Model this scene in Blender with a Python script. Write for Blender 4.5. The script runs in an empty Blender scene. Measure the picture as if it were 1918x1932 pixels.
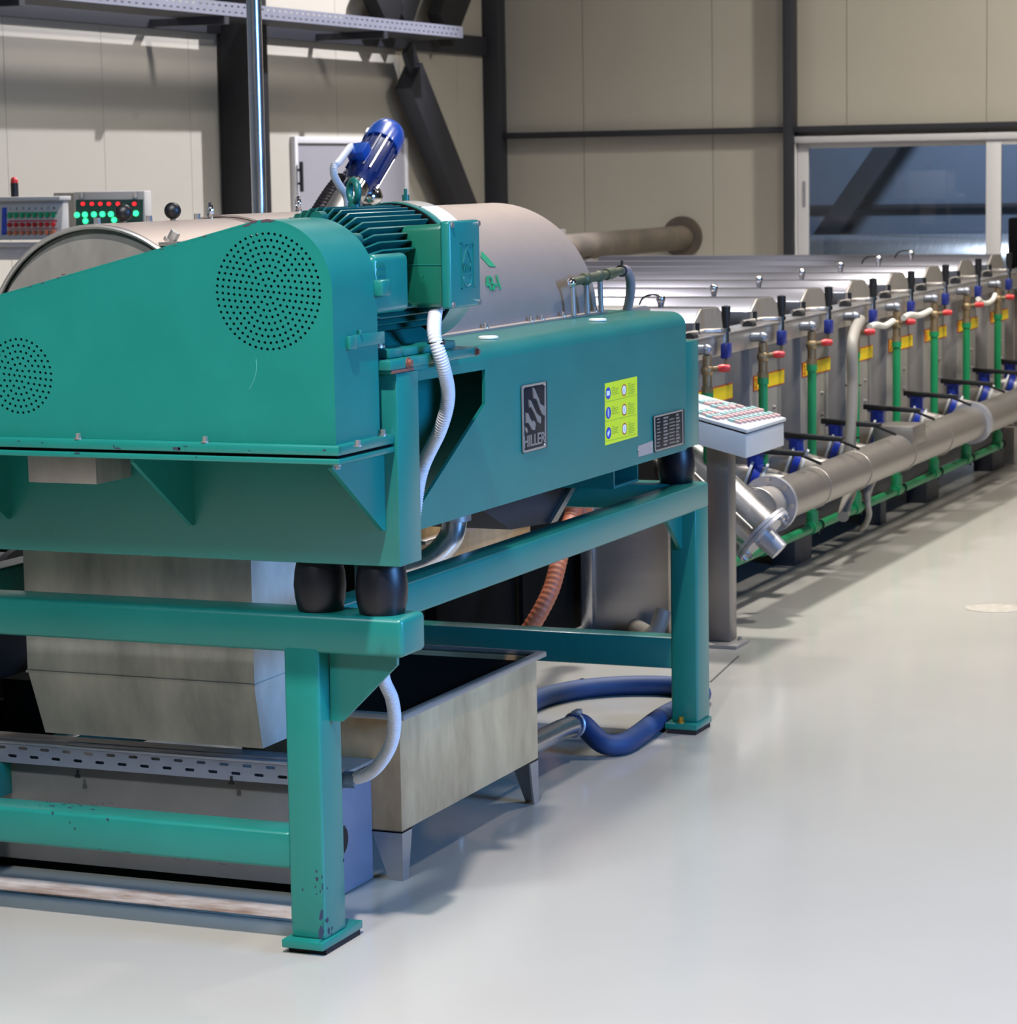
import bpy, bmesh, math, random
from mathutils import Vector, Matrix
from mathutils.geometry import delaunay_2d_cdt
random.seed(7)
sc = bpy.context.scene
COL = sc.collection
S = 1.25                       # one build unit is 1.25 m

# ------------------------------------------------------------------ camera, world, lights, exposure
F = 5130.0; CX, CY = 959.0, 966.0
YAW, PIT, ROL = .39842, .12463, .01679
CAM = Vector((-4.866, -2.483, 1.6))
_f = Vector((math.cos(YAW)*math.cos(PIT), math.sin(YAW)*math.cos(PIT), -math.sin(PIT)))
_r = Vector((math.sin(YAW), -math.cos(YAW), 0)); _d = _f.cross(_r)
_c, _s = math.cos(ROL), math.sin(ROL)
RR = _c*_r + _s*_d; DD = -_s*_r + _c*_d; FF = _f
cd = bpy.data.cameras.new('camera'); cam = bpy.data.objects.new('camera', cd); COL.objects.link(cam)
cam.matrix_world = Matrix(((RR.x, -DD.x, -FF.x, CAM.x*S), (RR.y, -DD.y, -FF.y, CAM.y*S), (RR.z, -DD.z, -FF.z, CAM.z*S), (0, 0, 0, 1)))
cd.sensor_fit = 'HORIZONTAL'; cd.sensor_width = 36; cd.lens = 36*F/1918
cd.clip_start = .1; cd.clip_end = 200
cd.dof.use_dof = True; cd.dof.focus_distance = 6.0*S; cd.dof.aperture_fstop = 10
sc.camera = cam
w = bpy.data.worlds.new('world'); sc.world = w; w.use_nodes = True
w.node_tree.nodes['Background'].inputs[0].default_value = (.55, .6, .75, 1)
w.node_tree.nodes['Background'].inputs[1].default_value = .02
sc.view_settings.view_transform = 'Standard'; sc.view_settings.look = 'None'
sc.view_settings.exposure = 0.0; sc.view_settings.gamma = 1; sc.view_settings.use_curve_mapping = False
sc.cycles.max_bounces = 8; sc.cycles.caustics_reflective = False; sc.cycles.caustics_refractive = False
sc.cycles.sample_clamp_indirect = 4

def lamp(name, loc, power, size, col=(1, .95, .88), aim=None, kind='AREA', spread=math.pi):
    l = bpy.data.lights.new(name, kind); l.energy = power; l.color = col
    if kind == 'AREA': l.shape = 'DISK'; l.size = size*S; l.spread = spread
    o = bpy.data.objects.new(name, l); COL.objects.link(o); o.location = Vector(loc)*S
    d = Vector(aim)-Vector(loc) if aim else Vector((0, 0, -1))
    o.rotation_euler = d.to_track_quat('-Z', 'Y').to_euler()
    return o
def rad(d): return math.radians(d)
lamp('high_bay_lamp', (-2.95, -1.1, 6.2), 560, .22, (1, .93, .9), spread=rad(104))
lamp('high_bay_lamp', (5.0, .75, 6.2), 310, .6, (1, .96, .9), spread=rad(116))
lamp('high_bay_lamp', (5.0, -1.9, 6.2), 190, .4, (1, .96, .9), spread=rad(110))  # unseen lamp added to fill the conveyor pipe's shadow
lamp('high_bay_lamp', (7.4, 3.0, 6.2), 200, .6, (1, .95, .95), spread=rad(112))
lamp('high_bay_lamp', (9.3, .8, 6.2), 115, .4, (1, .94, .86), spread=rad(112))
lamp('high_bay_lamp', (9.3, -1.9, 6.2), 100, .4, (1, .94, .86), spread=rad(105))
lamp('back_wall_fill', (10.4, -1.6, 5.4), 88, .4, (1, .95, .86), aim=(13, 2.0, 1.2), spread=rad(85))  # unseen lamp added to brighten the back wall
lamp('high_bay_lamp', (7.0, -4.2, 6.0), 70, .5, (1, .93, .8), aim=(7.0, .7, .6), spread=rad(75))  # unseen lamp added to brighten the vat fronts
fl_l = lamp('flood_lamp', (11.2, 1.86, 5.8), 3700, .2, (.9, .9, 1), aim=(8.1, 5.1, .9), kind='SPOT')
fl_l.data.spot_size = rad(70); fl_l.data.spot_blend = .5; fl_l.data.shadow_soft_size = .06
lamp('front_fill', (-5.6, .4, 5.9), 96, .8, (.84, .94, 1), aim=(0, .3, .7), spread=rad(80))  # unseen fill added to lift the machine's front faces
lamp('blue_side_fill', (.2, -5.6, 2.2), 260, 2.0, (.16, .43, 1), aim=(.5, 0, .8), spread=rad(110))  # unseen blue fill added to tint the right-hand faces

# ------------------------------------------------------------------ pixel rays met with real planes (measuring aid)
def ray(px, py): return RR*((px-CX)/F) + DD*((py-CY)/F) + FF
def onx(px, py, x): d = ray(px, py); return CAM + d*((x-CAM.x)/d.x)
def ony(px, py, y): d = ray(px, py); return CAM + d*((y-CAM.y)/d.y)
def onz(px, py, z=0.): d = ray(px, py); return CAM + d*((z-CAM.z)/d.z)
def oncyl(px, py, yc, zc, r):
    d = ray(px, py); a = d.y**2+d.z**2; oy = CAM.y-yc; oz = CAM.z-zc
    b = oy*d.y+oz*d.z; c = oy*oy+oz*oz-r*r
    t = (-b-math.sqrt(max(b*b-a*c, 0)))/a
    return CAM+d*t

# ------------------------------------------------------------------ materials
def lin(c):
    return tuple((v/12.92 if v <= .04045 else ((v+.055)/1.055)**2.4) for v in [q/255 for q in c])+(1,)
def pbr(name, col, rough=.5, metal=0., var=.0, scale=6., stretch=(1, 1, 1), bump=0., col2=None, rvar=.0, coat=0., chips=None, chipth=.68, emit=0., spec=.5, aniso=0.):
    m = bpy.data.materials.new(name); m.use_nodes = True; nt = m.node_tree; b = nt.nodes['Principled BSDF']
    b.inputs['Roughness'].default_value = rough; b.inputs['Metallic'].default_value = metal
    b.inputs['Coat Weight'].default_value = coat; b.inputs['Coat Roughness'].default_value = .08
    b.inputs['Specular IOR Level'].default_value = spec
    c1 = lin(col); b.inputs['Base Color'].default_value = c1
    if emit:
        b.inputs['Emission Color'].default_value = c1; b.inputs['Emission Strength'].default_value = emit
    if var or bump or rvar or chips or col2:
        tc = nt.nodes.new('ShaderNodeTexCoord'); mp = nt.nodes.new('ShaderNodeMapping'); mp.inputs['Scale'].default_value = stretch
        nt.links.new(tc.outputs['Object'], mp.inputs[0])
        n = nt.nodes.new('ShaderNodeTexNoise'); n.inputs['Scale'].default_value = scale; n.inputs['Detail'].default_value = 5; n.inputs['Roughness'].default_value = .6
        nt.links.new(mp.outputs[0], n.inputs['Vector'])
        if var or col2:
            rp = nt.nodes.new('ShaderNodeValToRGB'); rp.color_ramp.elements[0].position = .3; rp.color_ramp.elements[1].position = .7
            c2 = lin(col2) if col2 else tuple(min(1, v*(1+var)) for v in c1[:3])+(1,)
            ca = c1 if col2 else tuple(v*(1-var) for v in c1[:3])+(1,)
            rp.color_ramp.elements[0].color = ca; rp.color_ramp.elements[1].color = c2
            nt.links.new(n.outputs[0], rp.inputs[0]); out = rp.outputs[0]
            if chips:
                n2 = nt.nodes.new('ShaderNodeTexNoise'); n2.inputs['Scale'].default_value = 26; n2.inputs['Detail'].default_value = 3
                nt.links.new(tc.outputs['Object'], n2.inputs['Vector'])
                r2 = nt.nodes.new('ShaderNodeValToRGB'); r2.color_ramp.elements[0].position = chipth; r2.color_ramp.elements[1].position = chipth+.015
                nt.links.new(n2.outputs[0], r2.inputs[0])
                mx = nt.nodes.new('ShaderNodeMix'); mx.data_type = 'RGBA'; nt.links.new(r2.outputs[0], mx.inputs[0]); nt.links.new(out, mx.inputs[6]); mx.inputs[7].default_value = lin(chips)
                out = mx.outputs[2]
            nt.links.new(out, b.inputs['Base Color'])
        if rvar:
            mr = nt.nodes.new('ShaderNodeMapRange'); mr.inputs[3].default_value = rough-rvar; mr.inputs[4].default_value = rough+rvar
            nt.links.new(n.outputs[0], mr.inputs[0]); nt.links.new(mr.outputs[0], b.inputs['Roughness'])
        if bump:
            bp = nt.nodes.new('ShaderNodeBump'); bp.inputs['Strength'].default_value = bump; bp.inputs['Distance'].default_value = .01
            nt.links.new(n.outputs[0], bp.inputs['Height']); nt.links.new(bp.outputs[0], b.inputs['Normal'])
    return m
M = dict(
    teal=pbr('teal_paint', (23, 114, 106), .32, 0, .07, 3.5, bump=.02, rvar=.06, coat=.06),
    teal_worn=pbr('teal_worn_paint', (23, 114, 106), .3, 0, .07, 3.5, bump=.02, rvar=.06, coat=.08, chips=(52, 40, 48), chipth=.82),
    teal_dark=pbr('teal_cast_iron_paint', (12, 88, 82), .38, 0, .12, 14, bump=.08),
    teal_lid=pbr('teal_lid_paint', (22, 112, 106), .35, 0, .06, 8, bump=.03),
    steel=pbr('brushed_stainless', (176, 170, 165), .36, .7, .05, 5, (1, 1, 12), .02, rvar=.05),
    steel_bright=pbr('bright_stainless', (215, 213, 215), .26, .95, .03, 5, (1, 14, 1), .015, rvar=.05),
    steel_side=pbr('scuffed_stainless', (160, 154, 148), .42, .45, .16, 9, (6, 1, .6), .03, rvar=.1),
    bowl=pbr('beadblasted_stainless', (176, 160, 150), .46, .5, .05, 4, bump=.01),
    dirty=pbr('stained_stainless', (158, 126, 92), .5, .12, .0, 5, (1, 1, .35), .03, col2=(220, 186, 140), rvar=.1),
    dirty2=pbr('grimy_stainless', (140, 136, 128), .45, .1, .0, 4, (1, 1.5, .5), .04, col2=(200, 192, 178), rvar=.12),
    chrome=pbr('chrome', (225, 225, 228), .12, 1.),
    zinc=pbr('zinc_plate', (178, 178, 186), .42, .7, .05, 20),
    rubber=pbr('black_rubber', (18, 19, 26), .38, 0, spec=.4),
    pad=pbr('rubber_pad', (26, 20, 22), .8),
    black=pbr('black_plastic', (16, 16, 19), .45),
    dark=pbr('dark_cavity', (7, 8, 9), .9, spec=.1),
    darksteel=pbr('charcoal_painted_steel', (42, 43, 50), .55, 0, .08, 3),  # tray underside and hopper borrow this tone as painted-in shade
    darksteel2=pbr('black_painted_steel', (20, 20, 25), .6),
    conduit=pbr('pale_grey_plastic', (205, 205, 212), .42),
    white=pbr('white_plastic', (235, 232, 228), .45),
    console=pbr('console_enamel', (176, 173, 170), .45),
    palehose=pbr('pale_hose_rubber', (196, 192, 184), .5),
    lidsteel=pbr('lid_stainless', (116, 116, 124), .3, .9, .03, 2, (1, .3, 1), 0, rvar=.03),
    pipesteel=pbr('pipe_stainless', (134, 128, 124), .36, .7, .06, 5, (10, 1, 1), .02, rvar=.05),
    oldpipe=pbr('tarnished_pipe', (96, 90, 84), .5, .3, .0, 4, (1, 1, 1), .03, col2=(134, 122, 108), rvar=.1),
    collar=pbr('dull_collar', (74, 72, 74), .5, .3, 0, 3, col2=(112, 98, 82)),
    ductdark=pbr('shade_dark_stainless', (66, 66, 72), .4, .5, 0, 5, (1, 1.5, .6), .03, col2=(98, 94, 94), rvar=.1),  # steel darkened to stand in for shade on a duct
    panelsteel=pbr('vat_panel_steel', (160, 155, 150), .42, .35, .1, 8, (5, 1, .5), .02, rvar=.06),
    gapsteel=pbr('shaded_gap_steel', (40, 37, 34), .6, 0),  # shade between the vat panels, put into the steel colour
    fitting=pbr('grey_fitting', (136, 140, 148), .35, .6),
    trough=pbr('grey_trough_steel', (118, 114, 110), .45, .3, .1, 5),
    weld=pbr('weld_discolour', (96, 84, 70), .5, .5),
    hosegrey=pbr('grey_hose_rubber', (132, 127, 120), .5),
    hosemauve=pbr('mauve_grey_hose', (138, 124, 128), .5),
    wall=pbr('cream_wall_panel', (178, 172, 159), .6, 0, .02, 2),
    wallback=pbr('wall_joint', (112, 106, 96), .8),
    ceil=pbr('ceiling_sheet', (120, 120, 122), .8),
    floorjoint=pbr('floor_joint_filler', (70, 68, 66), .7),
    stain=pbr('floor_stain', (150, 140, 126), .4, 0, .0, 30, col2=(176, 172, 166)),
    blue=pbr('blue_enamel', (22, 72, 160), .3, 0, .06, 9, coat=.3),
    bluedark=pbr('dark_blue_enamel', (14, 40, 98), .35, 0, .1, 9, coat=.2),
    bluevalve=pbr('blue_valve_paint', (20, 48, 150), .4),
    navyvalve=pbr('navy_tap_paint', (28, 42, 120), .4),
    hose=pbr('blue_rubber_hose', (22, 54, 100), .6, 0, .12, 10),
    orange=pbr('orange_hose', (176, 98, 68), .5, 0, .1, 10),
    green=pbr('green_pipe', (12, 130, 78), .42, 0, .05, 6),
    brass=pbr('aged_brass', (142, 122, 92), .42, .6, .12, 30),
    goldnut=pbr('yellow_zinc', (196, 160, 70), .35, .9),
    red=pbr('red_plastic', (186, 34, 36), .35),
    yellow=pbr('yellow_label', (228, 196, 18), .5),
    sticker=pbr('lemon_sticker', (218, 228, 40), .45),
    digit=pbr('red_print', (205, 60, 20), .5),
    ink=pbr('faded_print', (140, 148, 52), .6),
    iconblue=pbr('blue_print', (36, 66, 168), .5),
    iconred=pbr('ring_red_print', (190, 50, 40), .5),
    plate=pbr('black_plate', (24, 24, 30), .5, .2, .2, 40),
    plategrey=pbr('plate_relief', (168, 164, 160), .4, .7, .06, 30),
    greenprint=pbr('green_print', (30, 150, 100), .5),
    cabinet=pbr('light_grey_enamel', (182, 184, 186), .38, 0, .02, 4),
    btn_green=pbr('pale_green_button', (150, 182, 178), .5),
    btn_red=pbr('pale_red_button', (200, 162, 160), .5),
    led_red=pbr('red_led', (255, 40, 50), .3, emit=1.2),
    led_green=pbr('green_led', (60, 255, 170), .3, emit=1.3),
    lcd=pbr('dark_green_panel', (16, 70, 62), .35),
    frame=pbr('white_door_frame', (205, 203, 205), .4),
    tray=pbr('galvanised_tray', (150, 152, 168), .42, .45, .06, 12),
    walldoor=pbr('lavender_door', (146, 144, 150), .5),
    outer=pbr('blue_grey_partition', (96, 106, 124), .7, 0, .04, 1.5),
    bolt=pbr('bolt_steel', (190, 186, 184), .3, .8),
    rust=pbr('rusty_edge', (120, 72, 56), .7),
    rag=pbr('mossy_brass', (88, 92, 70), .55, .4, .25, 60),
    sticker_white=pbr('white_sticker', (232, 230, 222), .5),
)
def glass_mat():
    m = bpy.data.materials.new('door_glass'); m.use_nodes = True; nt = m.node_tree
    for n in list(nt.nodes): nt.nodes.remove(n)
    o = nt.nodes.new('ShaderNodeOutputMaterial'); t = nt.nodes.new('ShaderNodeBsdfTransparent'); t.inputs[0].default_value = (.8, .86, .92, 1)
    g = nt.nodes.new('ShaderNodeBsdfGlossy'); g.inputs['Roughness'].default_value = .02; fr = nt.nodes.new('ShaderNodeFresnel'); fr.inputs[0].default_value = 1.5
    mx = nt.nodes.new('ShaderNodeMixShader'); nt.links.new(fr.outputs[0], mx.inputs[0]); nt.links.new(t.outputs[0], mx.inputs[1]); nt.links.new(g.outputs[0], mx.inputs[2]); nt.links.new(mx.outputs[0], o.inputs[0])
    return m
M['glass'] = glass_mat()
def floor_mat():
    m = pbr('epoxy_floor', (168, 165, 158), .14, 0, .025, .9, rvar=.05, coat=.0, spec=.5)
    return m
M['floor'] = floor_mat()

# ------------------------------------------------------------------ mesh builder
def V(*a): return Vector(a)
class MB:
    def __init__(s): s.v = []; s.f = []; s.mi = []; s.cur = 0
    def add(s, vs, fs):
        o = len(s.v); s.v += [tuple(p) for p in vs]; s.f += [tuple(o+i for i in f) for f in fs]; s.mi += [s.cur]*len(fs); return s
    def mat(s, i): s.cur = i; return s
    def box(s, x0, x1, y0, y1, z0, z1):
        x0, x1 = sorted((x0, x1)); y0, y1 = sorted((y0, y1)); z0, z1 = sorted((z0, z1))
        return s.add([(x, y, z) for x in (x0, x1) for y in (y0, y1) for z in (z0, z1)], [(0, 1, 3, 2), (4, 6, 7, 5), (0, 4, 5, 1), (2, 3, 7, 6), (0, 2, 6, 4), (1, 5, 7, 3)])
    def prism(s, pts, ax, a, b):
        n = len(pts)
        def P(p, t): return (t, p[0], p[1]) if ax == 'x' else (p[0], t, p[1]) if ax == 'y' else (p[0], p[1], t)
        return s.add([P(p, a) for p in pts]+[P(p, b) for p in pts], [tuple(range(n)), tuple(range(2*n-1, n-1, -1))]+[(i, i+n, (i+1) % n+n, (i+1) % n) for i in range(n)])
    def loft(s, rings, cap=True, close=True):
        n = len(rings[0]); vs = [p for r in rings for p in r]; fs = []
        for k in range(len(rings)-1):
            for i in range(n if close else n-1):
                j = (i+1) % n; fs.append((k*n+i, k*n+j, (k+1)*n+j, (k+1)*n+i))
        if cap: fs += [tuple(range(n-1, -1, -1)), tuple((len(rings)-1)*n+i for i in range(n))]
        return s.add(vs, fs)
    def tube(s, path, r, n=12, cap=True):
        path = [Vector(p) for p in path]; rings = []; up = None
        for i, p in enumerate(path):
            t = (path[min(i+1, len(path)-1)]-path[max(i-1, 0)]).normalized()
            if up is None: up = t.orthogonal().normalized()
            else: up = (up-t*up.dot(t)).normalized()
            sd = t.cross(up); rr = r[i] if hasattr(r, '__len__') else r
            rings.append([p+(up*math.cos(q)+sd*math.sin(q))*rr for q in [2*math.pi*k/n for k in range(n)]])
        return s.loft(rings, cap)
    def cyl(s, a, b, r, r2=None, n=20):
        return s.tube([a, b], [r, r if r2 is None else r2], n)
    def lathe(s, prof, o, d, n=32, a0=0, a1=None, up=None):
        o = Vector(o); d = Vector(d).normalized(); u = Vector(up) if up else d.orthogonal().normalized(); w_ = d.cross(u)
        full = a1 is None; k = n if full else n+1
        rings = [[o+d*h+(u*math.cos(a0+(2*math.pi if full else a1-a0)*i/n)+w_*math.sin(a0+(2*math.pi if full else a1-a0)*i/n))*r for i in range(k)] for r, h in prof]
        return s.loft(rings, full, full)
    def sphere(s, c, r, n=16, sq=(1, 1, 1)):
        c = Vector(c); m = n//2; rings = []
        for i in range(1, m):
            a = math.pi*i/m; rings.append([c+Vector((math.sin(a)*math.cos(2*math.pi*k/n)*r*sq[0], math.sin(a)*math.sin(2*math.pi*k/n)*r*sq[1], math.cos(a)*r*sq[2])) for k in range(n)])
        return s.loft(rings, True)
    def torus(s, c, ax, R_, r, n=24, m=10):
        c = Vector(c); ax = Vector(ax).normalized(); u = ax.orthogonal().normalized(); w_ = ax.cross(u); vs = []; fs = []
        for i in range(n):
            q = 2*math.pi*i/n; e = u*math.cos(q)+w_*math.sin(q)
            for j in range(m):
                p = 2*math.pi*j/m; vs.append(c+e*(R_+r*math.cos(p))+ax*(r*math.sin(p)))
        for i in range(n):
            for j in range(m): fs.append((i*m+j, ((i+1) % n)*m+j, ((i+1) % n)*m+(j+1) % m, i*m+(j+1) % m))
        return s.add(vs, fs)
    def quadprism(s, pts, nrm, t):     # flat polygon of 3-D points, thickened along nrm
        pts = [Vector(p) for p in pts]; n = len(pts); d = Vector(nrm)*t
        return s.add(pts+[p+d for p in pts], [tuple(range(n)), tuple(range(2*n-1, n-1, -1))]+[(i, i+n, (i+1) % n+n, (i+1) % n) for i in range(n)])
    def bolt(s, p, d, r=.006, h=.008):
        p = Vector(p); d = Vector(d).normalized()
        s.cyl(p, p+d*h*.35, r*1.5, n=10); s.cyl(p+d*h*.35, p+d*(h*1.5), r, n=6); return s
def smooth(pts, k=8):
    pts = [Vector(p) for p in pts]; out = []
    for i in range(len(pts)-1):
        a = pts[max(i-1, 0)]; b = pts[i]; c = pts[i+1]; d = pts[min(i+2, len(pts)-1)]
        for j in range(k):
            t = j/k; out.append(.5*((2*b)+(c-a)*t+(2*a-5*b+4*c-d)*t*t+(3*b-a-3*c+d)*t**3))
    out.append(pts[-1]); return out
def resample(path, step):
    out = [path[0]]; acc = 0
    for i in range(1, len(path)):
        a, b = path[i-1], path[i]; L = (b-a).length; d = step-acc
        while d <= L and L > 0: out.append(a+(b-a)*(d/L)); d += step
        acc = L-(d-step)
    return out
def corrugated(mb, pts, r, pitch=.0075, amp=.09, n=12):
    p = resample(smooth(pts, 10), pitch/4)
    mb.tube(p, [r*(1+amp*(1, 0, -1, 0)[i % 4]) for i in range(len(p))], n); return mb
BASE = {}
def obj(name, mb, mat, parent=None, bevel=0., seg=2, sharp=38, loc=None):
    me = bpy.data.meshes.new(name)
    base = BASE[parent.name] if parent else (Vector(loc) if loc else V(0, 0, 0))
    me.from_pydata([(Vector(p)-base)*S for p in mb.v], [], mb.f)
    for m in (mat if isinstance(mat, (list, tuple)) else [mat]): me.materials.append(m)
    bm = bmesh.new(); bm.from_mesh(me); bm.faces.ensure_lookup_table()
    for i, f in enumerate(bm.faces): f.material_index = mb.mi[i]
    bmesh.ops.recalc_face_normals(bm, faces=bm.faces)
    if bevel:
        ed = [e for e in bm.edges if len(e.link_faces) == 2 and e.calc_face_angle(0) > math.radians(30)]
        bmesh.ops.bevel(bm, geom=ed, offset=bevel*S, segments=seg, affect='EDGES', profile=.5, clamp_overlap=True)
    bm.to_mesh(me); bm.free(); me.update()
    for p in me.polygons: p.use_smooth = True
    me.set_sharp_from_angle(angle=math.radians(sharp))
    o = bpy.data.objects.new(name, me); COL.objects.link(o)
    if parent: o.parent = parent
    else: o.location = base*S
    BASE[o.name] = base
    return o
def tag(o, label, cat, group=None):
    o['label'] = label; o['category'] = cat
    if group: o['group'] = group
    return o
def thing(name, label, cat, loc=(0, 0, 0), group=None):
    o = bpy.data.objects.new(name, None); COL.objects.link(o); o.location = Vector(loc)*S; BASE[o.name] = Vector(loc); o.empty_display_size = .1
    return tag(o, label, cat, group)
def struct(o): o['kind'] = 'structure'; return o
def lab(o, t): o['label'] = t; return o
def copy_tree(o, off, parent=None):
    c = o.copy(); COL.objects.link(c)
    if parent: c.parent = parent
    else: c.location = o.location+Vector(off)*S; BASE[c.name] = BASE[o.name]+Vector(off)
    for ch in list(o.children): copy_tree(ch, off, c)
    return c
def text_mb(txt, size, o, right, up, depth=.002, bold=0.):
    cu = bpy.data.curves.new('t', 'FONT'); cu.body = txt; cu.size = 1; cu.extrude = .5; cu.offset = bold
    ob = bpy.data.objects.new('t', cu); COL.objects.link(ob)
    me = bpy.data.meshes.new_from_object(ob.evaluated_get(bpy.context.evaluated_depsgraph_get()))
    bpy.data.objects.remove(ob); mb = MB()
    if not me.vertices: return mb
    zs = max(abs(v.co.z) for v in me.vertices) or 1
    right = Vector(right); up = Vector(up); n = right.cross(up).normalized(); o = Vector(o)
    mb.add([o+right*(v.co.x*size)+up*(v.co.y*size)+n*(v.co.z/zs*depth) for v in me.vertices], [tuple(p.vertices) for p in me.polygons])
    bpy.data.meshes.remove(me); return mb
def perforated(outline, holes, to3d, mat, name, parent, thick, nrm):
    """flat plate with real holes: outline and holes are 2-D loops"""
    pts = []; edges = []
    for loop in [outline]+holes:
        o = len(pts); n = len(loop); pts += [Vector(p) for p in loop]; edges += [(o+i, o+(i+1) % n) for i in range(n)]
    r = delaunay_2d_cdt(pts, edges, [], 1, 1e-7)
    own = {}; k = 0
    for j, loop in enumerate([outline]+holes):
        for _ in loop: own[k] = j; k += 1
    vo = [own[o[0]] if o else -1 for o in r[3]]
    mb = MB(); nv = len(r[0]); nrm = Vector(nrm)*thick
    a = [Vector(to3d(p)) for p in r[0]]
    fs = [tuple(f) for f in r[2] if not (vo[f[0]] > 0 and all(vo[i] == vo[f[0]] for i in f))]
    cnt = {}
    for f in fs:
        for i in range(len(f)):
            e = (f[i], f[(i+1) % len(f)]); cnt[e] = 1
    side = [e for e in cnt if (e[1], e[0]) not in cnt]
    mb.add(a+[p+nrm for p in a], fs+[tuple(i+nv for i in reversed(f)) for f in fs]+[(e[0], e[0]+nv, e[1]+nv, e[1]) for e in side])
    return obj(name, mb, mat, parent)
def circle(c, r, n=8, ph=0): return [(c[0]+r*math.cos(ph+2*math.pi*i/n), c[1]+r*math.sin(ph+2*math.pi*i/n)) for i in range(n)]

# ------------------------------------------------------------------ the hall
XW, YW, ZC = 13.0, 5.12, 6.6
XB, YR = -13.0, -9.5
fl = struct(obj('floor', MB().box(XB, 18, YR, YW+.2, -.1, 0), M['floor']))
def part(name, mb, mat, parent, bevel=0., **k): return obj(name, mb, mat, parent, bevel, **k)
a, b = onz(1340, 1287), onz(1393, 1238); d = (b-a).normalized(); n_ = Vector((-d.y, d.x, 0))*.003
part('floor_joint', MB().quadprism([a+n_, b+n_, b-n_, a-n_], (0, 0, 1), .0015), M['floorjoint'], fl)
c = onz(1868, 1152); part('drain_cover', MB().lathe([(.105, .0), (.105, .0015), (.098, .0015), (.098, .0004), (.001, .0004)], (c.x+.06, c.y, 0), (0, 0, 1), 40), M['stain'], fl)
part('dirt_strip', MB().prism([(.215, .13), (.325, .2), (.335, 1.0), (.22, .95)], 'z', .0004, .0012), pbr('dirty_residue', (120, 84, 56), .7, 0, 0, 9, (1, .4, 1), col2=(214, 206, 194)), fl)
ce = struct(obj('ceiling', MB().box(XB-.2, XW+.2, YR-.2, YW+.2, ZC, ZC+.1), M['ceil']))
wl = struct(obj('wall_left', MB().box(XB-.2, XW+.2, YW+.03, YW+.2, 0, ZC), M['wallback']))
x = 7.752-.932*22
while x < XW-.05:
    part('wall_panel', MB().box(max(x, XB)+.002, min(x+.932, XW)-.002, YW, YW+.032, 0, ZC), M['wall'], wl); x += .932
DY0, DY1, DZ = 2.905, -.35, 1.80       # door opening
wr = struct(obj('wall_back', MB().box(XW+.03, XW+.2, DY0, YW+.2, 0, ZC).box(XW+.03, XW+.2, YR-.2, DY1, 0, ZC).box(XW+.03, XW+.2, DY1, DY0, DZ, ZC), M['wallback']))
y = 4.42+.945
while y > YR+.1:
    y0 = y-.945
    a, b = min(y, YW)-.002, max(y0, YR)+.002
    if b < DY0 and a > DY1:
        mb = MB().box(XW, XW+.032, b, a, DZ, ZC)
        if a > DY0: mb.box(XW, XW+.032, DY0, a, 0, DZ)
        if b < DY1: mb.box(XW, XW+.032, b, DY1, 0, DZ)
    else: mb = MB().box(XW, XW+.032, b, a, 0, ZC)
    part('wall_panel', mb, M['wall'], wr); y -= .945
struct(obj('wall_right', MB().box(XB-.2, XW+.2, YR-.2, YR, 0, ZC), M['outer']))
struct(obj('wall_front', MB().box(XB-.2, XB, YR, YW, 0, ZC), M['outer']))
# steel: columns, girts, braces on the walls
ds, d2 = M['darksteel'], M['darksteel2']
n = [0]
def trim(mb, m=ds, bevel=.004):
    n[0] += 1; return struct(obj('trim_%d' % n[0], mb, m, None, bevel))
trim(MB().box(12.86, XW+.002, 5.0, YW+.002, 0, ZC))                                   # corner column
yc0, yc1 = onx(1476.5, 300, 12.86).y, onx(1493, 300, 12.86).y
trim(MB().box(12.86, XW+.002, yc1, yc0, 0, ZC))                                       # column beside the door
trim(MB().box(12.92, XW+.002, YR, 5.0, 1.826, 1.868))                                 # girt on the back wall
g0 = ony(0, 29.4, 5.08); g1 = ony(914, 105, 5.08); gz = (g0.z+g1.z)/2
trim(MB().box(XB, 12.86, 5.08, YW+.002, gz, gz+.13))                                  # girt on the left wall
cx0 = ony(425, 250, 4.85).x; cx1 = ony(490, 250, 4.85).x; cx2 = ony(509, 250, 4.85).x
trim(MB().box(cx1, cx2, 4.85, 4.866, 0, ZC).box(cx1, cx2, 5.09, 5.106, 0, ZC).box(cx1, cx1+.012, 4.85, 5.1, 0, ZC), M['darksteel2'])     # main column
def bar(a, b, w_, dep):
    a = Vector(a); b = Vector(b); t = (b-a).normalized(); s = t.cross(V(0, 1, 0)).normalized()*w_/2
    return [a-s, a+s, b+s, b-s]
mb = MB(); mb.quadprism(bar(ony(786, 142, 4.93), ony(935, 520, 4.93), .25, 0), (0, 1, 0), .12); trim(mb)
mb = MB(); mb.quadprism(bar(ony(772, 88, 4.97), ony(790, 150, 4.97), .15, 0), (0, 1, 0), .03); trim(mb)
for p, q, w_ in (((716, -40), (752, 40), .26), ((790, -40), (765, 40), .2), ((880, -40), (843, 56), .3)):
    mb = MB(); mb.quadprism(bar(ony(*p, 4.93), ony(*q, 4.93), w_, 0), (0, 1, 0), .1); trim(mb, d2)
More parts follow.
